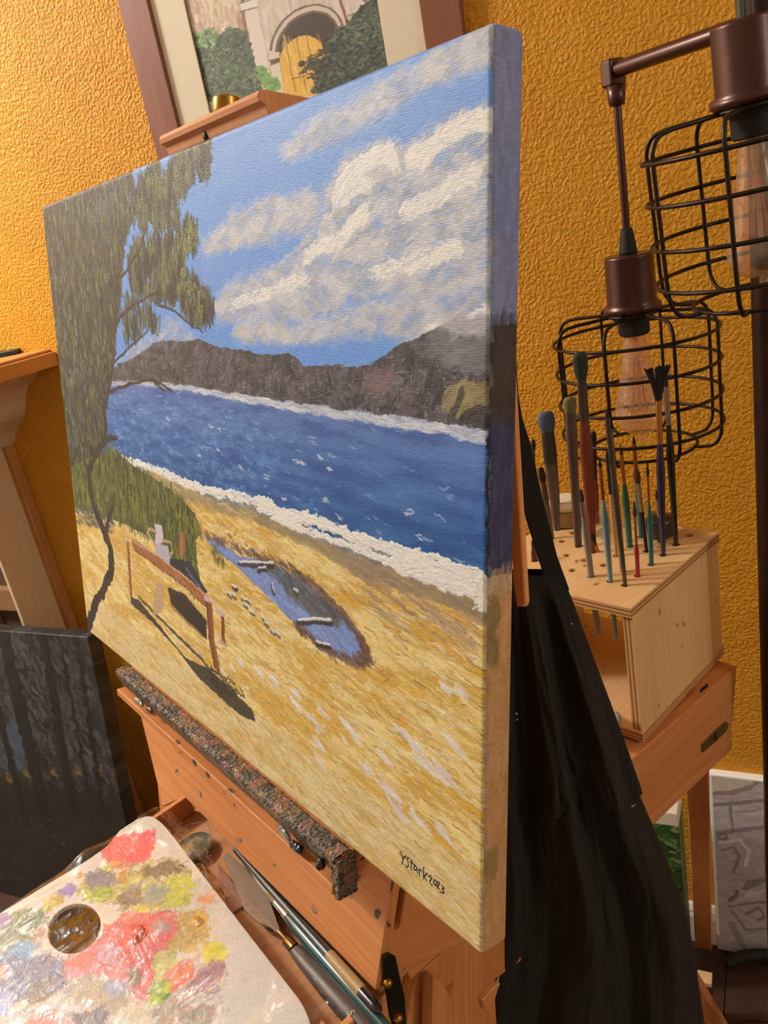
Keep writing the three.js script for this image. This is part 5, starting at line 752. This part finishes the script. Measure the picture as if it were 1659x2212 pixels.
// ---------------------------------------------------------------- floor lamp with two wire cages
{
  const ax2 = onZ(1353, 490, -1.03), yArm = onZ(1328, 152, -1.03).y, R = 0.098;
  const poleX = onY(1626, 45, yArm), pole = V3(poleX.x + 0.008, 0, poleX.z);
  const t = thing('floor_lamp', 'bronze floor lamp with two hanging wire cage shades and unlit filament bulbs', 'lamp', pole);
  part(t, 'base', lathe([[0, 0.026], [0.03, 0.026], [0.04, 0.02], [0.13, 0.012], [0.14, 0.006], [0.14, 0], [0, 0]], 48), M.bronze, T(pole.x, 0, pole.z));
  part(t, 'pole', lathe([[0, 1.86], [0.013, 1.86], [0.0155, 1.85], [0.0155, 0.02], [0, 0.02]], 28), mat(0x33201a, 0.4, { metalness: 0.5 }), T(pole.x, 0, pole.z));
  const bulbGlass = new THREE.MeshPhysicalMaterial({ color: new THREE.Color().setRGB(0.92, 0.76, 0.56), roughness: 0.05, transmission: 0.8, thickness: 0, ior: 1.5 });
  const filament = mat(0xc86a28, 0.4, { metalness: 0.4 });
  const lampHead = (m) => {      // y = 0 at the underside of the cap, axis along y
    const hd = part(t, 'socket_cap', lathe([[0, 0.062], [0.0255, 0.062], [0.0272, 0.0614], [0.0284, 0.0602], [0.0287, 0.0585], [0.0295, 0.006], [0.034, 0.002], [0.0345, -0.003], [0.031, -0.006], [0, -0.006]], 48), M.bronze, m, 'bronze cap');
    part(hd, 'lamp_holder', lathe([[0, -0.005], [0.024, -0.005], [0.024, -0.014], [0.019, -0.0145], [0.0185, -0.032], [0.017, -0.034], [0, -0.034]], 36), M.black, m);
    part(hd, 'bulb', lathe([[0.0125, -0.03], [0.0135, -0.04], [0.0165, -0.062], [0.0225, -0.092], [0.0285, -0.118], [0.0318, -0.134], [0.0310, -0.142], [0.0255, -0.152], [0.017, -0.1575], [0.006, -0.160], [0, -0.161]], 44), bulbGlass, m, 'clear pear-shaped bulb, unlit');
    part(hd, 'bulb_tip', lathe([[0, -0.158], [0.004, -0.160], [0.005, -0.165], [0.0035, -0.170], [0, -0.172]], 20), bulbGlass, m);
    const st = part(hd, 'filament_stem', lathe([[0.004, -0.034], [0.003, -0.06], [0.0015, -0.064], [0.0012, -0.13], [0, -0.131]], 12), bulbGlass, m);
    for (let k = 0; k < 6; k++) { const a = k * Math.PI / 3; part(st, 'filament', tube([V3(0.003 * Math.cos(a), -0.066, 0.003 * Math.sin(a)), V3(0.009 * Math.cos(a + 0.3), -0.128, 0.009 * Math.sin(a + 0.3))], 0.00055, 4, 6), filament, m); }
    const cage = part(t, 'cage', new THREE.TorusGeometry(0.03, 0.0022, 8, 40).rotateX(Math.PI / 2).translate(0, -0.008, 0), M.iron, m, 'dark wire cage');
    const wr = 0.0021, hgt = 0.178, nb = 8;
    for (let k = 0; k < nb; k++) {
      const a = k / nb * 2 * Math.PI + 0.2, c = Math.cos(a), s = Math.sin(a), P = (r, y) => V3(r * c, y, r * s), pts = [P(0.029, -0.008), P(0.06, -0.009), P(R - 0.022, -0.0095), P(R - 0.008, -0.013), P(R - 0.001, -0.024), P(R, -0.04), P(R, -0.09), P(R, -hgt + 0.03), P(R - 0.002, -hgt + 0.014), P(R - 0.010, -hgt + 0.003), P(R - 0.024, -hgt), P(R - 0.034, -hgt)];
      part(cage, 'wire', new THREE.TubeGeometry(new THREE.CatmullRomCurve3(pts, false, 'centripetal'), 60, wr, 8), M.iron, m);
    }
    for (const [r, y] of [[R, -0.034], [R, -0.072], [R, -0.112], [R, -0.15], [R - 0.032, -hgt]]) part(cage, 'ring', new THREE.TorusGeometry(r, wr, 8, 72).rotateX(Math.PI / 2).translate(0, y, 0), M.iron, m);
  };
  // arm and drop rod of the far lamp
  const elbow = V3(ax2.x, yArm, ax2.z), dirA = pole.clone().setY(yArm).sub(elbow), la = dirA.length(); dirA.normalize();
  const mArm = frameAt(elbow, dirA, V3(0, 1, 0), new THREE.Vector3().crossVectors(dirA, V3(0, 1, 0)));
  part(t, 'arm', lathe([[0, 0], [0.0085, 0], [0.0085, la], [0, la]], 24).rotateZ(-Math.PI / 2), M.bronze, mArm);
  part(t, 'elbow', mergeGeometries([box(-0.011, 0.006, -0.016, 0.012, -0.0115, 0.0115, 0.003).deleteAttribute('uv'), lathe([[0, -0.015], [0.011, -0.015], [0.0095, -0.03], [0.008, -0.036], [0, -0.036]], 20).toNonIndexed().deleteAttribute('uv')]), M.bronze, mArm);
  const capTop = onZ(1358, 548, -1.03).y, m2 = T(ax2.x, capTop - 0.062, ax2.z);
  part(t, 'drop_rod', lathe([[0, yArm - 0.02], [0.0045, yArm - 0.02], [0.0045, capTop + 0.015], [0, capTop + 0.015]], 16), M.bronze, T(ax2.x, 0, ax2.z));
  part(t, 'cord_grip', lathe([[0, 0.03], [0.0065, 0.03], [0.0075, 0.026], [0.0105, 0.004], [0.0105, 0], [0, 0]], 20), M.black, T(ax2.x, capTop - 0.001, ax2.z));
  lampHead(m2);
  // near lamp, swung a little
  const p0 = atDepth(1609, 52, 0.70), p1 = atDepth(1645, 524, 0.766), down = p1.clone().sub(p0).normalize(), xx = V3(1, 0, 0).addScaledVector(down, -down.x).normalize();
  const capBottom = p0.clone().addScaledVector(down, 0.058), m1 = frameAt(capBottom, xx, down.clone().negate(), new THREE.Vector3().crossVectors(xx, down.clone().negate()));
  lampHead(m1);
  const ribs = []; for (let k = 0; k <= 44; k++) { const r = 0.0062 + (k % 2) * 0; ribs.push([r, k * 0.008]); }
  const sg = lathe([[0, 0.36], [0.0066, 0.36], [0.0066, 0.06], [0, 0.06]], 36), sp = sg.attributes.position; for (let i = 0; i < sp.count; i++) { const f = Math.floor(i / 4) % 2 ? 0.93 : 1; sp.setX(i, sp.getX(i) * f); sp.setZ(i, sp.getZ(i) * f); } sg.computeVertexNormals();
  part(t, 'drop_rod', sg, mat(0x4f463c, 0.5, { metalness: 0.4 }), m1, 'ribbed grey rod');
  const topRod = V3(0, 0.36, 0).applyMatrix4(m1), dirB = topRod.clone().sub(V3(pole.x, topRod.y, pole.z)), lb = dirB.length(); dirB.normalize();
  part(t, 'arm', lathe([[0, 0], [0.0085, 0], [0.0085, lb + 0.01], [0, lb + 0.01]], 24).rotateZ(-Math.PI / 2), M.bronze, frameAt(V3(pole.x, topRod.y, pole.z), dirB, V3(0, 1, 0), new THREE.Vector3().crossVectors(dirB, V3(0, 1, 0))));
}

// ---------------------------------------------------------------- plywood brush holder
const YB = CAM_H - 0.42, BF = onY(1362, 1315, YB), BR = onY(1553, 1150, YB), bz = BR.clone().sub(BF).normalize(), bx = V3(bz.z, 0, -bz.x);   // bx points left along the front
const MB = frameAt(BF, bx.clone().negate(), V3(0, 1, 0), new THREE.Vector3().crossVectors(bx.clone().negate(), V3(0, 1, 0)));                  // x runs right (box lies at x < 0), y up, z towards the viewer (box at z < 0)
const BLEN = BF.distanceTo(BR), BWID = 0.215, BTH = 0.0115, BHT = 0.1686;
const onTop = (px, py) => onY(px, py, YB).applyMatrix4(MB.clone().invert());
const z5 = (a, b) => [1090 + a / 2.916, 820 + b / 2.916], z4 = (a, b) => [1100 + a / 2.968, 480 + b / 2.968];
{
  const t = thing('brush_holder', 'pale plywood brush rack with rows of holes standing on the wooden case', 'brush rack', V3(BF.x, YB - BHT, BF.z));
  const S = new THREE.Shape([[-BWID, 0], [0, 0], [0, BLEN], [-BWID, BLEN]].map((q) => new THREE.Vector2(...q)));
  const holes = [[362, 1018], [390, 1106], [426, 1200], [622, 1168], [500, 1137], [1160, 980], [428, 965], [120, 1105], [300, 1110]].map(([a, b]) => [...z5(a, b), 0.0048]);
  const brushHoles = [[335, 945], [465, 1050], [560, 1085], [575, 900], [668, 1270], [760, 1295], [705, 1110], [790, 1050], [862, 990], [895, 1080], [840, 1235], [925, 1165], [1000, 1105], [1080, 1040], [545, 1240], [585, 1085], [985, 1020], [190, 1140], [300, 1000], [190, 880]].map(([a, b]) => [...z5(a, b), 0.0046]);
  const taken = [];
  for (const [px, py, r] of [...brushHoles, ...holes]) { const p = onTop(px, py); if (taken.some((q) => q.distanceTo(p) < 0.0115)) continue; taken.push(p); if (p.x > -0.012 || -p.z < 0.012 || p.x < -BWID + 0.012) continue; const h = new THREE.Path(); h.absarc(p.x, -p.z, r, 0, 2 * Math.PI, true); S.holes.push(h); }
  // plywood: face grain and layered edge
  const edge = grainTexture(128, 0.0115, (x, y) => { const l = Math.floor(y / 0.0115 * 5); const v = 12 * N2(x * 900, l * 9 + y * 2000); return l % 2 ? [158 + v, 104 + v, 58 + v] : [222 + v, 178 + v, 122 + v]; }); edge.colorSpace = THREE.SRGBColorSpace; edge.wrapS = edge.wrapT = THREE.RepeatWrapping;
  const em = new THREE.MeshPhysicalMaterial({ map: edge, roughness: 0.75 });
  const plate = (sh, d) => new THREE.ExtrudeGeometry(sh, { depth: d, bevelEnabled: false, curveSegments: 8 });       // caps uv = xy in metres, side uv v = depth
  part(t, 'top_board', plate(S, BTH), [M.pale, em], MB.clone().multiply(new THREE.Matrix4().makeRotationX(-Math.PI / 2)).multiply(T(0, 0, -BTH)), 'drilled top board');
  const rect = (a, b, c, d) => new THREE.Shape([[a, c], [b, c], [b, d], [a, d]].map((q) => new THREE.Vector2(...q)));
  const R90 = new THREE.Matrix4().makeRotationY(Math.PI / 2);
  part(t, 'side_board', plate(rect(0.004, BLEN - 0.001, -BHT + BTH, -BTH), BTH), [M.pale, em], MB.clone().multiply(T(-0.0015 - BTH, 0, 0)).multiply(R90), 'pale knotty side board');
  part(t, 'side_board', plate(rect(0.004, BLEN - 0.001, -BHT + BTH, -BTH), BTH), [M.pale, em], MB.clone().multiply(T(-BWID + 0.0015, 0, 0)).multiply(R90));
  part(t, 'bottom_board', plate(rect(-BWID, 0, 0.002, BLEN), BTH), [M.pale, em], MB.clone().multiply(new THREE.Matrix4().makeRotationX(-Math.PI / 2)).multiply(T(0, 0, -BHT)));
}
// brushes: [label, base, tip, [fractions at bristle end, ferrule end], [r tip, r bristle, r ferrule, r handle max, r base] in photo pixels, colours]
{
  const mats = {}; const mm = (c, r = 0.45, o = {}) => mats[c + '_' + r] ??= mat(c, r, o);
  const dirty = wood([120, 98, 84], [66, 54, 48], { sd: 71, k: 0.6, rough: 0.5, spots: 0.5, spotColors: [[150, 140, 130], [50, 46, 50]] });
  const bare = wood([206, 158, 96], [164, 116, 66], { sd: 72 }), wornRed = wood([138, 66, 42], [98, 42, 28], { sd: 73, rough: 0.4 });
  const gold = mat(0xc08a4a, 0.3, { metalness: 0.8 }), silver = mat(0xa79f98, 0.3, { metalness: 0.85 }), dull = mat(0x57504a, 0.4, { metalness: 0.6 });
  function brush(label, base, tip, fr, r, mB, mF, mH, o = {}) {
    const b = onY(base[0], base[1], YB), pn = FH.clone(), tp = onPlane(tip[0], tip[1], b.clone().addScaledVector(FH, o.lean ?? 0), pn), d = tp.clone().sub(b), L = d.length(), dep = b.clone().sub(EYE).dot(CF), k = dep / FPX; d.normalize();
    const side = RH.clone().addScaledVector(d, -RH.dot(d)).normalize(), m = frameAt(b, side, d, new THREE.Vector3().crossVectors(side, d)), below = o.below ?? 0.075;
    const [rt, rb, rf, rh, r0] = r.map((v) => v * k), yB = L * (1 - fr[0]), yF = L * (1 - fr[1]), t = thing('paint_brush', label, 'paintbrush', b);
    const flat = o.flat ?? 1, fg = (g) => { g.scale(1, 1, flat); g.computeVertexNormals(); return g; };
    if (o.fan) {
      const n = 46; const fan = []; seed(900);
      for (let i = 0; i < n; i++) { const a = (i / (n - 1) - 0.5) * 2, gap = Math.abs(a + 0.28) < 0.06 ? 0.7 : 1, len = (L - yB) * gap * rr(0.93, 1.02), x1 = a * rt * 1.0; fan.push(new THREE.TubeGeometry(new THREE.CatmullRomCurve3([V3(a * rf * 0.8, yB - 0.002, 0), V3(a * rt * 0.45, yB + len * 0.45, rr(-0.0008, 0.0008)), V3(x1, yB + len, rr(-0.0012, 0.0012))]), 5, 0.0007, 5)); }
      part(t, 'bristles', mergeGeometries(fan), mB, m, 'fan of dark bristles');
    } else part(t, 'bristles', rough3(fg(lathe([[rf * 0.9, yB - 0.001], [rb, yB + (L - yB) * 0.35], [rt * 1.02, yB + (L - yB) * 0.75], [rt * 0.8, yB + (L - yB) * 0.93], [rt * 0.3, L], [0, L]], 18)), Math.min(0.0007, rb * 0.12), 420, base[0]), mB, m);
    part(t, 'ferrule', fg(lathe([[rf * 0.95, yB + 0.0005], [rf, yB - (yB - yF) * 0.3], [rf * 1.03, yF + (yB - yF) * 0.22], [rf * 1.08, yF + (yB - yF) * 0.2], [rf * 0.99, yF + (yB - yF) * 0.15], [rf * 0.98, yF - 0.001]], 20)), mF, m);
    const hb = o.base ? lathe([[rf * 0.95, yF], [rh, yF * 0.72], [rh * 0.9, yF * 0.45], [r0 * 1.05, yF * 0.2], [r0, 0.0], [r0 * 0.9, -below], [0, -below - 0.002]], 20) : lathe([[rf * 0.95, yF], [rh, yF * 0.75], [(rh + r0) / 2, yF * 0.45], [r0, 0.02 * L], [r0 * 0.95, -below], [0, -below - 0.002]], 20);
    part(t, 'handle', fg(hb), mH, m);
  }
  const Z = z5;
  brush('fat paintbrush with blue-grey bristles and a dirty brown handle in the rack', Z(335, 945), Z(258, 200), [0.16, 0.42], [17, 18, 14, 13, 9], mm(0x4e5f78, 0.8), mm(0x3a3430, 0.45), dirty, { flat: 0.6 });
  brush('fat paintbrush with a yellow-green tip behind the red-handled brush', Z(465, 1050), Z(408, 108), [0.1, 0.3], [13, 14, 12, 10, 8], mm(0x7d7a4a, 0.8), dirty, dirty, { flat: 0.6 });
  brush('tall brick-red handled paintbrush with dark green bristles in the rack', Z(560, 1088), [1252, 760], [0.13, 0.32], [15, 14, 10, 14, 7], mm(0x2f3a30, 0.8), mm(0x4a3a34, 0.4), wornRed, { flat: 0.6 });
  brush('dark red paintbrush with black bristles standing behind the tall red one', Z(578, 905), Z(560, 325), [0.12, 0.5], [5, 6, 5, 7, 6], mm(0x1d1714, 0.8), mm(0x2a211d, 0.5), wornRed, {});
  brush('pale blue paintbrush with a long copper ferrule and black tip', Z(668, 1270), Z(598, 508), [0.05, 0.31], [2.5, 4.5, 3.8, 8.5, 5], mm(0x1b1715, 0.8), mm(0xb06a34, 0.35, { metalness: 0.7 }), mm(0x7796a0, 0.4), {});
  brush('long dark paintbrush with a pointed black tip and bare base', Z(760, 1295), Z(640, 172), [0.06, 0.3], [1, 4, 5.5, 7, 4.5], mm(0x17120f, 0.8), dull, mm(0x4a3a2e, 0.4, { clearcoat: 0.4 }), {});
  brush('slim silver-brown paintbrush leaning along the long dark one', Z(742, 1210), Z(664, 300), [0.05, 0.35], [2, 3.5, 5, 6, 4.5], mm(0x6e5f50, 0.7), silver, mm(0x7d6c5c, 0.35, { clearcoat: 0.5 }), { lean: 0.01 });
  brush('slim black paintbrush with a wooden end behind the long dark one', Z(705, 1110), Z(643, 442), [0.06, 0.4], [1.5, 3.5, 4, 6, 4], mm(0x17120f, 0.8), mm(0x28221e, 0.4), bare, { lean: 0.006 });
  brush('green-handled paintbrush with a gold ferrule and fine black tip', Z(790, 1050), Z(730, 404), [0.1, 0.38], [1, 3, 4, 7.5, 6], mm(0x1d1512, 0.8), gold, mm(0x1f6350, 0.35, { clearcoat: 0.5 }), {});
  brush('teal paintbrush with a brown and gold ferrule and tiny black tip', Z(862, 990), Z(812, 358), [0.07, 0.42], [2, 3, 4.5, 6.5, 5.5], mm(0x1d1512, 0.8), gold, mm(0x1d6a68, 0.35, { clearcoat: 0.5 }), {});
  brush('black-handled flat paintbrush with rusty bristles and pale ferrule', Z(895, 1080), Z(828, 560), [0.17, 0.5], [5.5, 7, 5, 4.5, 3.5], mm(0x5a2c1a, 0.8), mm(0xb59a86, 0.35, { metalness: 0.6 }), mm(0x191614, 0.35), {});
  brush('short red-handled paintbrush with brown bristles at the rack front', Z(840, 1235), Z(816, 766), [0.2, 0.56], [2.5, 4.5, 3.2, 5, 4.5], mm(0x452a1a, 0.8), gold, mm(0xa01f22, 0.35, { clearcoat: 0.5 }), {});
  brush('teal paintbrush with a copper ferrule and slim black bristles', Z(925, 1165), Z(899, 518), [0.14, 0.39], [1.5, 3, 2.6, 5.5, 5], mm(0x1d1512, 0.8), mm(0xa8642f, 0.35, { metalness: 0.7 }), mm(0x1e6062, 0.35, { clearcoat: 0.5 }), {});
  brush('purple-handled fan paintbrush spreading black bristles', Z(1000, 1105), z4(950, 925), [0.17, 0.385], [27, 10, 6, 9, 5], mm(0x262019, 0.8), gold, mm(0x2c1a3a, 0.35, { clearcoat: 0.5 }), { fan: 1 });
  brush('black-handled paintbrush with a long silver ferrule beside the fan brush', Z(1080, 1040), z4(1002, 985), [0.06, 0.27], [3.5, 4.5, 5, 8.5, 5], mm(0x2a2018, 0.8), silver, mm(0x14110f, 0.3, { clearcoat: 0.5 }), {});
  brush('short grey-white paintbrush with a shiny ferrule at the rack front', Z(545, 1240), Z(478, 690), [0.14, 0.3], [4, 5, 5.5, 7, 7], mm(0x3a332c, 0.8), silver, mm(0x8d8a80, 0.45), { flat: 0.8 });
  brush('stubby wooden paintbrush with black bristles among the tall brushes', Z(585, 1085), Z(545, 955), [0.5, 0.65], [4, 5.5, 4, 4.5, 4.5], mm(0x17120f, 0.8), dull, bare, { below: 0.03 });
  brush('short purple paintbrush with a silver ferrule behind the fan brush', Z(985, 1020), Z(958, 695), [0.17, 0.5], [3, 4.5, 3.5, 4, 3.5], mm(0x2a2018, 0.8), silver, mm(0x3a2030, 0.4), {});
  brush('slender paintbrush with dark bristles rising behind the bag strap', Z(190, 880), Z(180, 375), [0.12, 0.4], [4, 5.5, 3.5, 4, 3.5], mm(0x2a231d, 0.8), mm(0x6a5a40, 0.4, { metalness: 0.6 }), bare, {});
  brush('dark flat paintbrush leaning against the fat blue-tipped brush', Z(300, 1000), Z(228, 552), [0.2, 0.5], [6, 8, 6, 6, 5], mm(0x241e1a, 0.8), mm(0x5c5044, 0.4, { metalness: 0.5 }), dirty, { flat: 0.7 });
  brush('short crimson-ended paintbrush half hidden by the bag strap', Z(190, 1140), Z(175, 1010), [0.3, 0.45], [3, 4, 4, 6, 7], mm(0x3a2a24, 0.8), mm(0x3a3030, 0.5), mm(0x4a1a1c, 0.35), { below: 0.03 });
}
// small things on and in the rack
{
  const at = (px, py) => onY(px, py, YB);
  let c = at(...z5(985, 985)); single('round_tin', 'dark round tin lying on the rack behind the purple brush', 'tin', rough3(lathe([[0, 0.001], [0.014, 0.001], [0.0165, 0.004], [0.017, 0.02], [0.0155, 0.026], [0.004, 0.028], [0, 0.028]], 32), 0.0006, 200), mat(0x221d1c, 0.35, { clearcoat: 0.4 }), T(c.x, YB, c.z));
  c = at(...z5(700, 965)); const g = thing('glass_dish', 'low clear glass dish on the rack among the brushes', 'dish', V3(c.x, YB, c.z)); part(g, 'dish', lathe([[0, 0.002], [0.024, 0.002], [0.027, 0.008], [0.0275, 0.022], [0.0295, 0.0225], [0.029, 0.006], [0.026, 0], [0, 0]], 40), M.glass, T(c.x, YB, c.z));
  c = at(...z5(400, 905)); const g2 = thing('glass_jar', 'squat brown-tinted glass jar with white lid on the rack by the fat brushes', 'jar', V3(c.x, YB, c.z)); part(g2, 'jar', lathe([[0, 0.001], [0.021, 0.001], [0.023, 0.004], [0.023, 0.02], [0.02, 0.024], [0, 0.024]], 36), mat(0x8a6238, 0.15, { clearcoat: 0.8 }), T(c.x, YB, c.z)); part(g2, 'lid', lathe([[0, 0.036], [0.02, 0.036], [0.0215, 0.034], [0.0215, 0.024], [0, 0.024]], 36), mat(0xe8dcc2, 0.5), T(c.x, YB, c.z), 'white lid');
  const yb = YB - BHT + BTH, q = onY(1337, 1592, yb), cup = thing('paper_cup', 'white paper cup with a red band lying inside the brush rack', 'cup', V3(q.x, yb, q.z));
  const cl = new THREE.Matrix4().compose(V3(q.x - 0.03, yb + 0.019, q.z - 0.01), new THREE.Quaternion().setFromEuler(new THREE.Euler(0, -0.5, Math.PI / 2 + 0.05)), V3(1, 1, 1));
  part(cup, 'cup_body', lathe([[0.0135, -0.03], [0.0185, 0.03], [0.0178, 0.03], [0.013, -0.029], [0, -0.029]], 32), mat(0xe9dfcb, 0.6), cl); part(cup, 'red_band', lathe([[0.0151, -0.012], [0.0176, 0.017]], 32), mat(0xb01c1c, 0.5), cl, 'red band');
}
// ---------------------------------------------------------------- wooden case under the rack, on a folding stand
{
  const yt = YB - BHT, A = onY(1590, 1440, yt - 0.001), n = U.clone().setY(0).normalize(), mF = frameAt(A, NH.clone(), V3(0, 1, 0), new THREE.Vector3().crossVectors(NH, V3(0, 1, 0)));
  // mF: x towards the room, z = x cross y
  const zf = axis2(mF), m = zf.dot(n) > 0 ? mF : frameAt(A, NH.clone().negate(), V3(0, 1, 0), new THREE.Vector3().crossVectors(NH.clone().negate(), V3(0, 1, 0)));
  const t = thing('wooden_case', 'orange wooden paint case with a brass catch under the plywood brush rack', 'case', V3(A.x, yt - 0.13, A.z));
  const face = pxShape([[1300, 1700], [1592, 1440], [1588, 1500], [1580, 1600], [1552, 1632], [1440, 1732], [1330, 1832]], m);
  part(t, 'case_body', slab(face, 0.2, 0.0015), M.beech, shift(m, 0, 0, -0.2), 'plain orange wooden case');
  const ct = part(t, 'catch_plate', slab(pxShape([[1513, 1608], [1516, 1625], [1540, 1605], [1568, 1578], [1572, 1562], [1566, 1558], [1540, 1580]], m), 0.0016, 0.0004), mat(0x8a7440, 0.4, { metalness: 0.8 }), m, 'worn brass catch plate');
  const kn = local(1543, 1590, m); part(ct, 'catch_slot', box(-0.0022, 0.0022, -0.005, 0.005, 0, 0.0024, 0.0004), M.black, shift(m, kn.x, kn.y, 0));
  const sl = local(1520, 1486, m); part(t, 'notch', box(-0.008, 0.008, -0.0025, 0.0025, 0, 0.0008, 0.0003), M.black, shift(m, sl.x, sl.y, 0));
  const st = thing('folding_stand', 'wooden folding stand carrying the paint case', 'stand', V3(A.x - 0.05, 0, A.z + 0.2));
  const bb = new THREE.Box3().setFromPoints(face.getPoints().map((p) => V3(p.x, p.y, 0).applyMatrix4(m))), ylow = bb.min.y;
  const leg = (a, b, r = 0.014) => { const d = b.clone().sub(a), l = d.length(), q = new THREE.Quaternion().setFromUnitVectors(V3(0, -1, 0), d.normalize()); part(st, 'leg', box(-r, r, -l, 0, -r * 0.6, r * 0.6, 0.002), M.beech, new THREE.Matrix4().compose(a, q, V3(1, 1, 1))); };
  const w = (x, y, z) => V3(x, y, z).applyMatrix4(m), xs = face.getPoints().map((p) => p.x), x0 = Math.min(...xs), x1 = Math.max(...xs), yl = ylow - A.y;
  part(st, 'stand_top', box(x0 + 0.02, x1 - 0.01, yl - 0.018, yl - 0.001, -0.19, -0.005, 0.002), M.beech, m);
  leg(w(x0 + 0.03, yl - 0.01, -0.03), onY(1560, 2230, 0.01)); leg(w(x1 - 0.05, yl - 0.01, -0.03), onY(1520, 2040, 0.01)); leg(w(x0 + 0.03, yl - 0.01, -0.17), V3(-0.42, 0.01, -0.95)); leg(w(x1 - 0.05, yl - 0.01, -0.17), V3(-0.33, 0.01, -1.12));
  // carton behind the bag
  const c = onZ(1466, 1790, -1.08), [pc, px] = canvas2d(128, 512); seed(606); px.fillStyle = '#2f5a2c'; px.fillRect(0, 0, 128, 512); for (let i = 0; i < 900; i++) { px.fillStyle = pick(['#3f7438', '#24481f', '#6c8a4a', '#1c3a1c', '#8a9a5c', '#4c7c40']); px.beginPath(); px.ellipse(rr(0, 128), rr(0, 512), rr(2, 9), rr(2, 6), rr(0, 3), 0, 7); px.fill(); } px.fillStyle = '#e6e0d0'; px.fillRect(0, 0, 128, 34);
  const cg = box(-0.1, 0, 0, c.y + 0.03, -0.06, 0, 0.003), cu = cg.attributes.uv, cp = cg.attributes.position; for (let i = 0; i < cp.count; i++) cu.setXY(i, clamp(1 + (cp.getX(i) + cp.getZ(i)) / 0.16), clamp(cp.getY(i) / (c.y + 0.03), 0.002, 0.998));
  single('carton', 'tall carton printed with green leaves standing behind the black bag', 'carton', cg, new THREE.MeshPhysicalMaterial({ map: tex(pc), roughness: 0.5 }), T(c.x, 0, c.z));
  // dark strap on the floor by the grey canvas, and a short pale-topped peg
  const f = onY(1640, 2055, 0.012); single('black_cable', 'black cable lying on the floor before the grey canvas', 'cable', tube([V3(-0.05, 0, 0.02), V3(-0.02, 0.012, 0.006), V3(0.03, 0.016, 0), V3(0.09, 0.004, 0.02), V3(0.14, 0, 0.06)], 0.011, 40, 10), M.black, T(f.x, 0.012, f.z + 0.02));
  const pg = onY(1522, 2112, 0.1); const peg = thing('wooden_peg', 'short dark wooden post with a pale top on the floor', 'post', V3(pg.x, 0, pg.z)); part(peg, 'post', box(-0.011, 0.011, 0, 0.094, -0.011, 0.011, 0.001), M.darkwood, T(pg.x, 0, pg.z)); part(peg, 'pale_top', box(-0.0115, 0.0115, 0.094, 0.102, -0.0115, 0.0115, 0.001), M.palePlain, T(pg.x, 0, pg.z), 'pale top');
}
function axis2(m) { return new THREE.Vector3().setFromMatrixColumn(m, 2); }

// ---------------------------------------------------------------- the lamps that light the room, outside the frame
{
  const c = CHANDELIER_AT, t = thing('chandelier', 'five-armed bronze chandelier with glowing bulbs hanging from the ceiling', 'chandelier', V3(c.x, 2.55, c.z));
  part(t, 'canopy', lathe([[0, 0], [0.06, 0], [0.055, -0.02], [0.01, -0.035], [0, -0.035]], 32), M.bronze, T(c.x, 2.55, c.z)); part(t, 'rod', lathe([[0, 2.52], [0.006, 2.52], [0.006, c.y + 0.02], [0, c.y + 0.02]], 12), M.bronze, T(c.x, 0, c.z));
  part(t, 'hub', lathe([[0, 0.04], [0.02, 0.035], [0.035, 0.01], [0.03, -0.03], [0.008, -0.06], [0, -0.06]], 28), M.bronze, T(c.x, c.y, c.z));
  const glow = new THREE.MeshStandardMaterial({ color: 0xffffff, emissive: LAMP_COLOR, emissiveIntensity: 30 });
  for (let k = 0; k < 5; k++) {
    const a = k / 5 * 2 * Math.PI + 0.3, x = Math.cos(a), z = Math.sin(a);
    part(t, 'arm', tube([V3(0.02 * x, -0.01, 0.02 * z), V3(0.05 * x, -0.05, 0.05 * z), V3(0.085 * x, -0.02, 0.085 * z), V3(0.09 * x, 0.03, 0.09 * z)], 0.006, 24, 10), M.bronze, T(c.x, c.y, c.z));
    part(t, 'bulb', new THREE.SphereGeometry(0.028, 20, 14), glow, T(c.x + 0.09 * x, c.y + 0.06, c.z + 0.09 * z), 'glowing bulb');
    const l = new THREE.PointLight(LAMP_COLOR, CHANDELIER_POWER / 5, 0, 2); l.position.set(c.x + 0.09 * x, c.y + 0.06, c.z + 0.09 * z); l.castShadow = true; l.shadow.radius = 0.8; scene.add(l);
  }
  const d = SCONCE_AT, u = thing('wall_lamp', 'frosted glass wall lamp on the right wall', 'wall lamp', V3(1.9, d.y, d.z));
  part(u, 'back_plate', box(1.885, 1.9, d.y - 0.08, d.y + 0.06, d.z - 0.045, d.z + 0.045, 0.004), M.bronze);
  part(u, 'bracket', tube([V3(1.89, d.y - 0.04, d.z), V3(1.83, d.y - 0.07, d.z), V3(d.x, d.y - 0.06, d.z)], 0.007, 16, 10), M.bronze);
  part(u, 'glass_globe', new THREE.SphereGeometry(0.06, 28, 20), new THREE.MeshStandardMaterial({ color: 0xffffff, emissive: LAMP_COLOR, emissiveIntensity: 8 }), T(d.x, d.y, d.z), 'glowing frosted globe');
  const l = new THREE.PointLight(LAMP_COLOR, SCONCE_POWER, 0, 2); l.position.copy(d); l.castShadow = true; l.shadow.radius = 3; scene.add(l);
}
renderer.render(scene, camera);
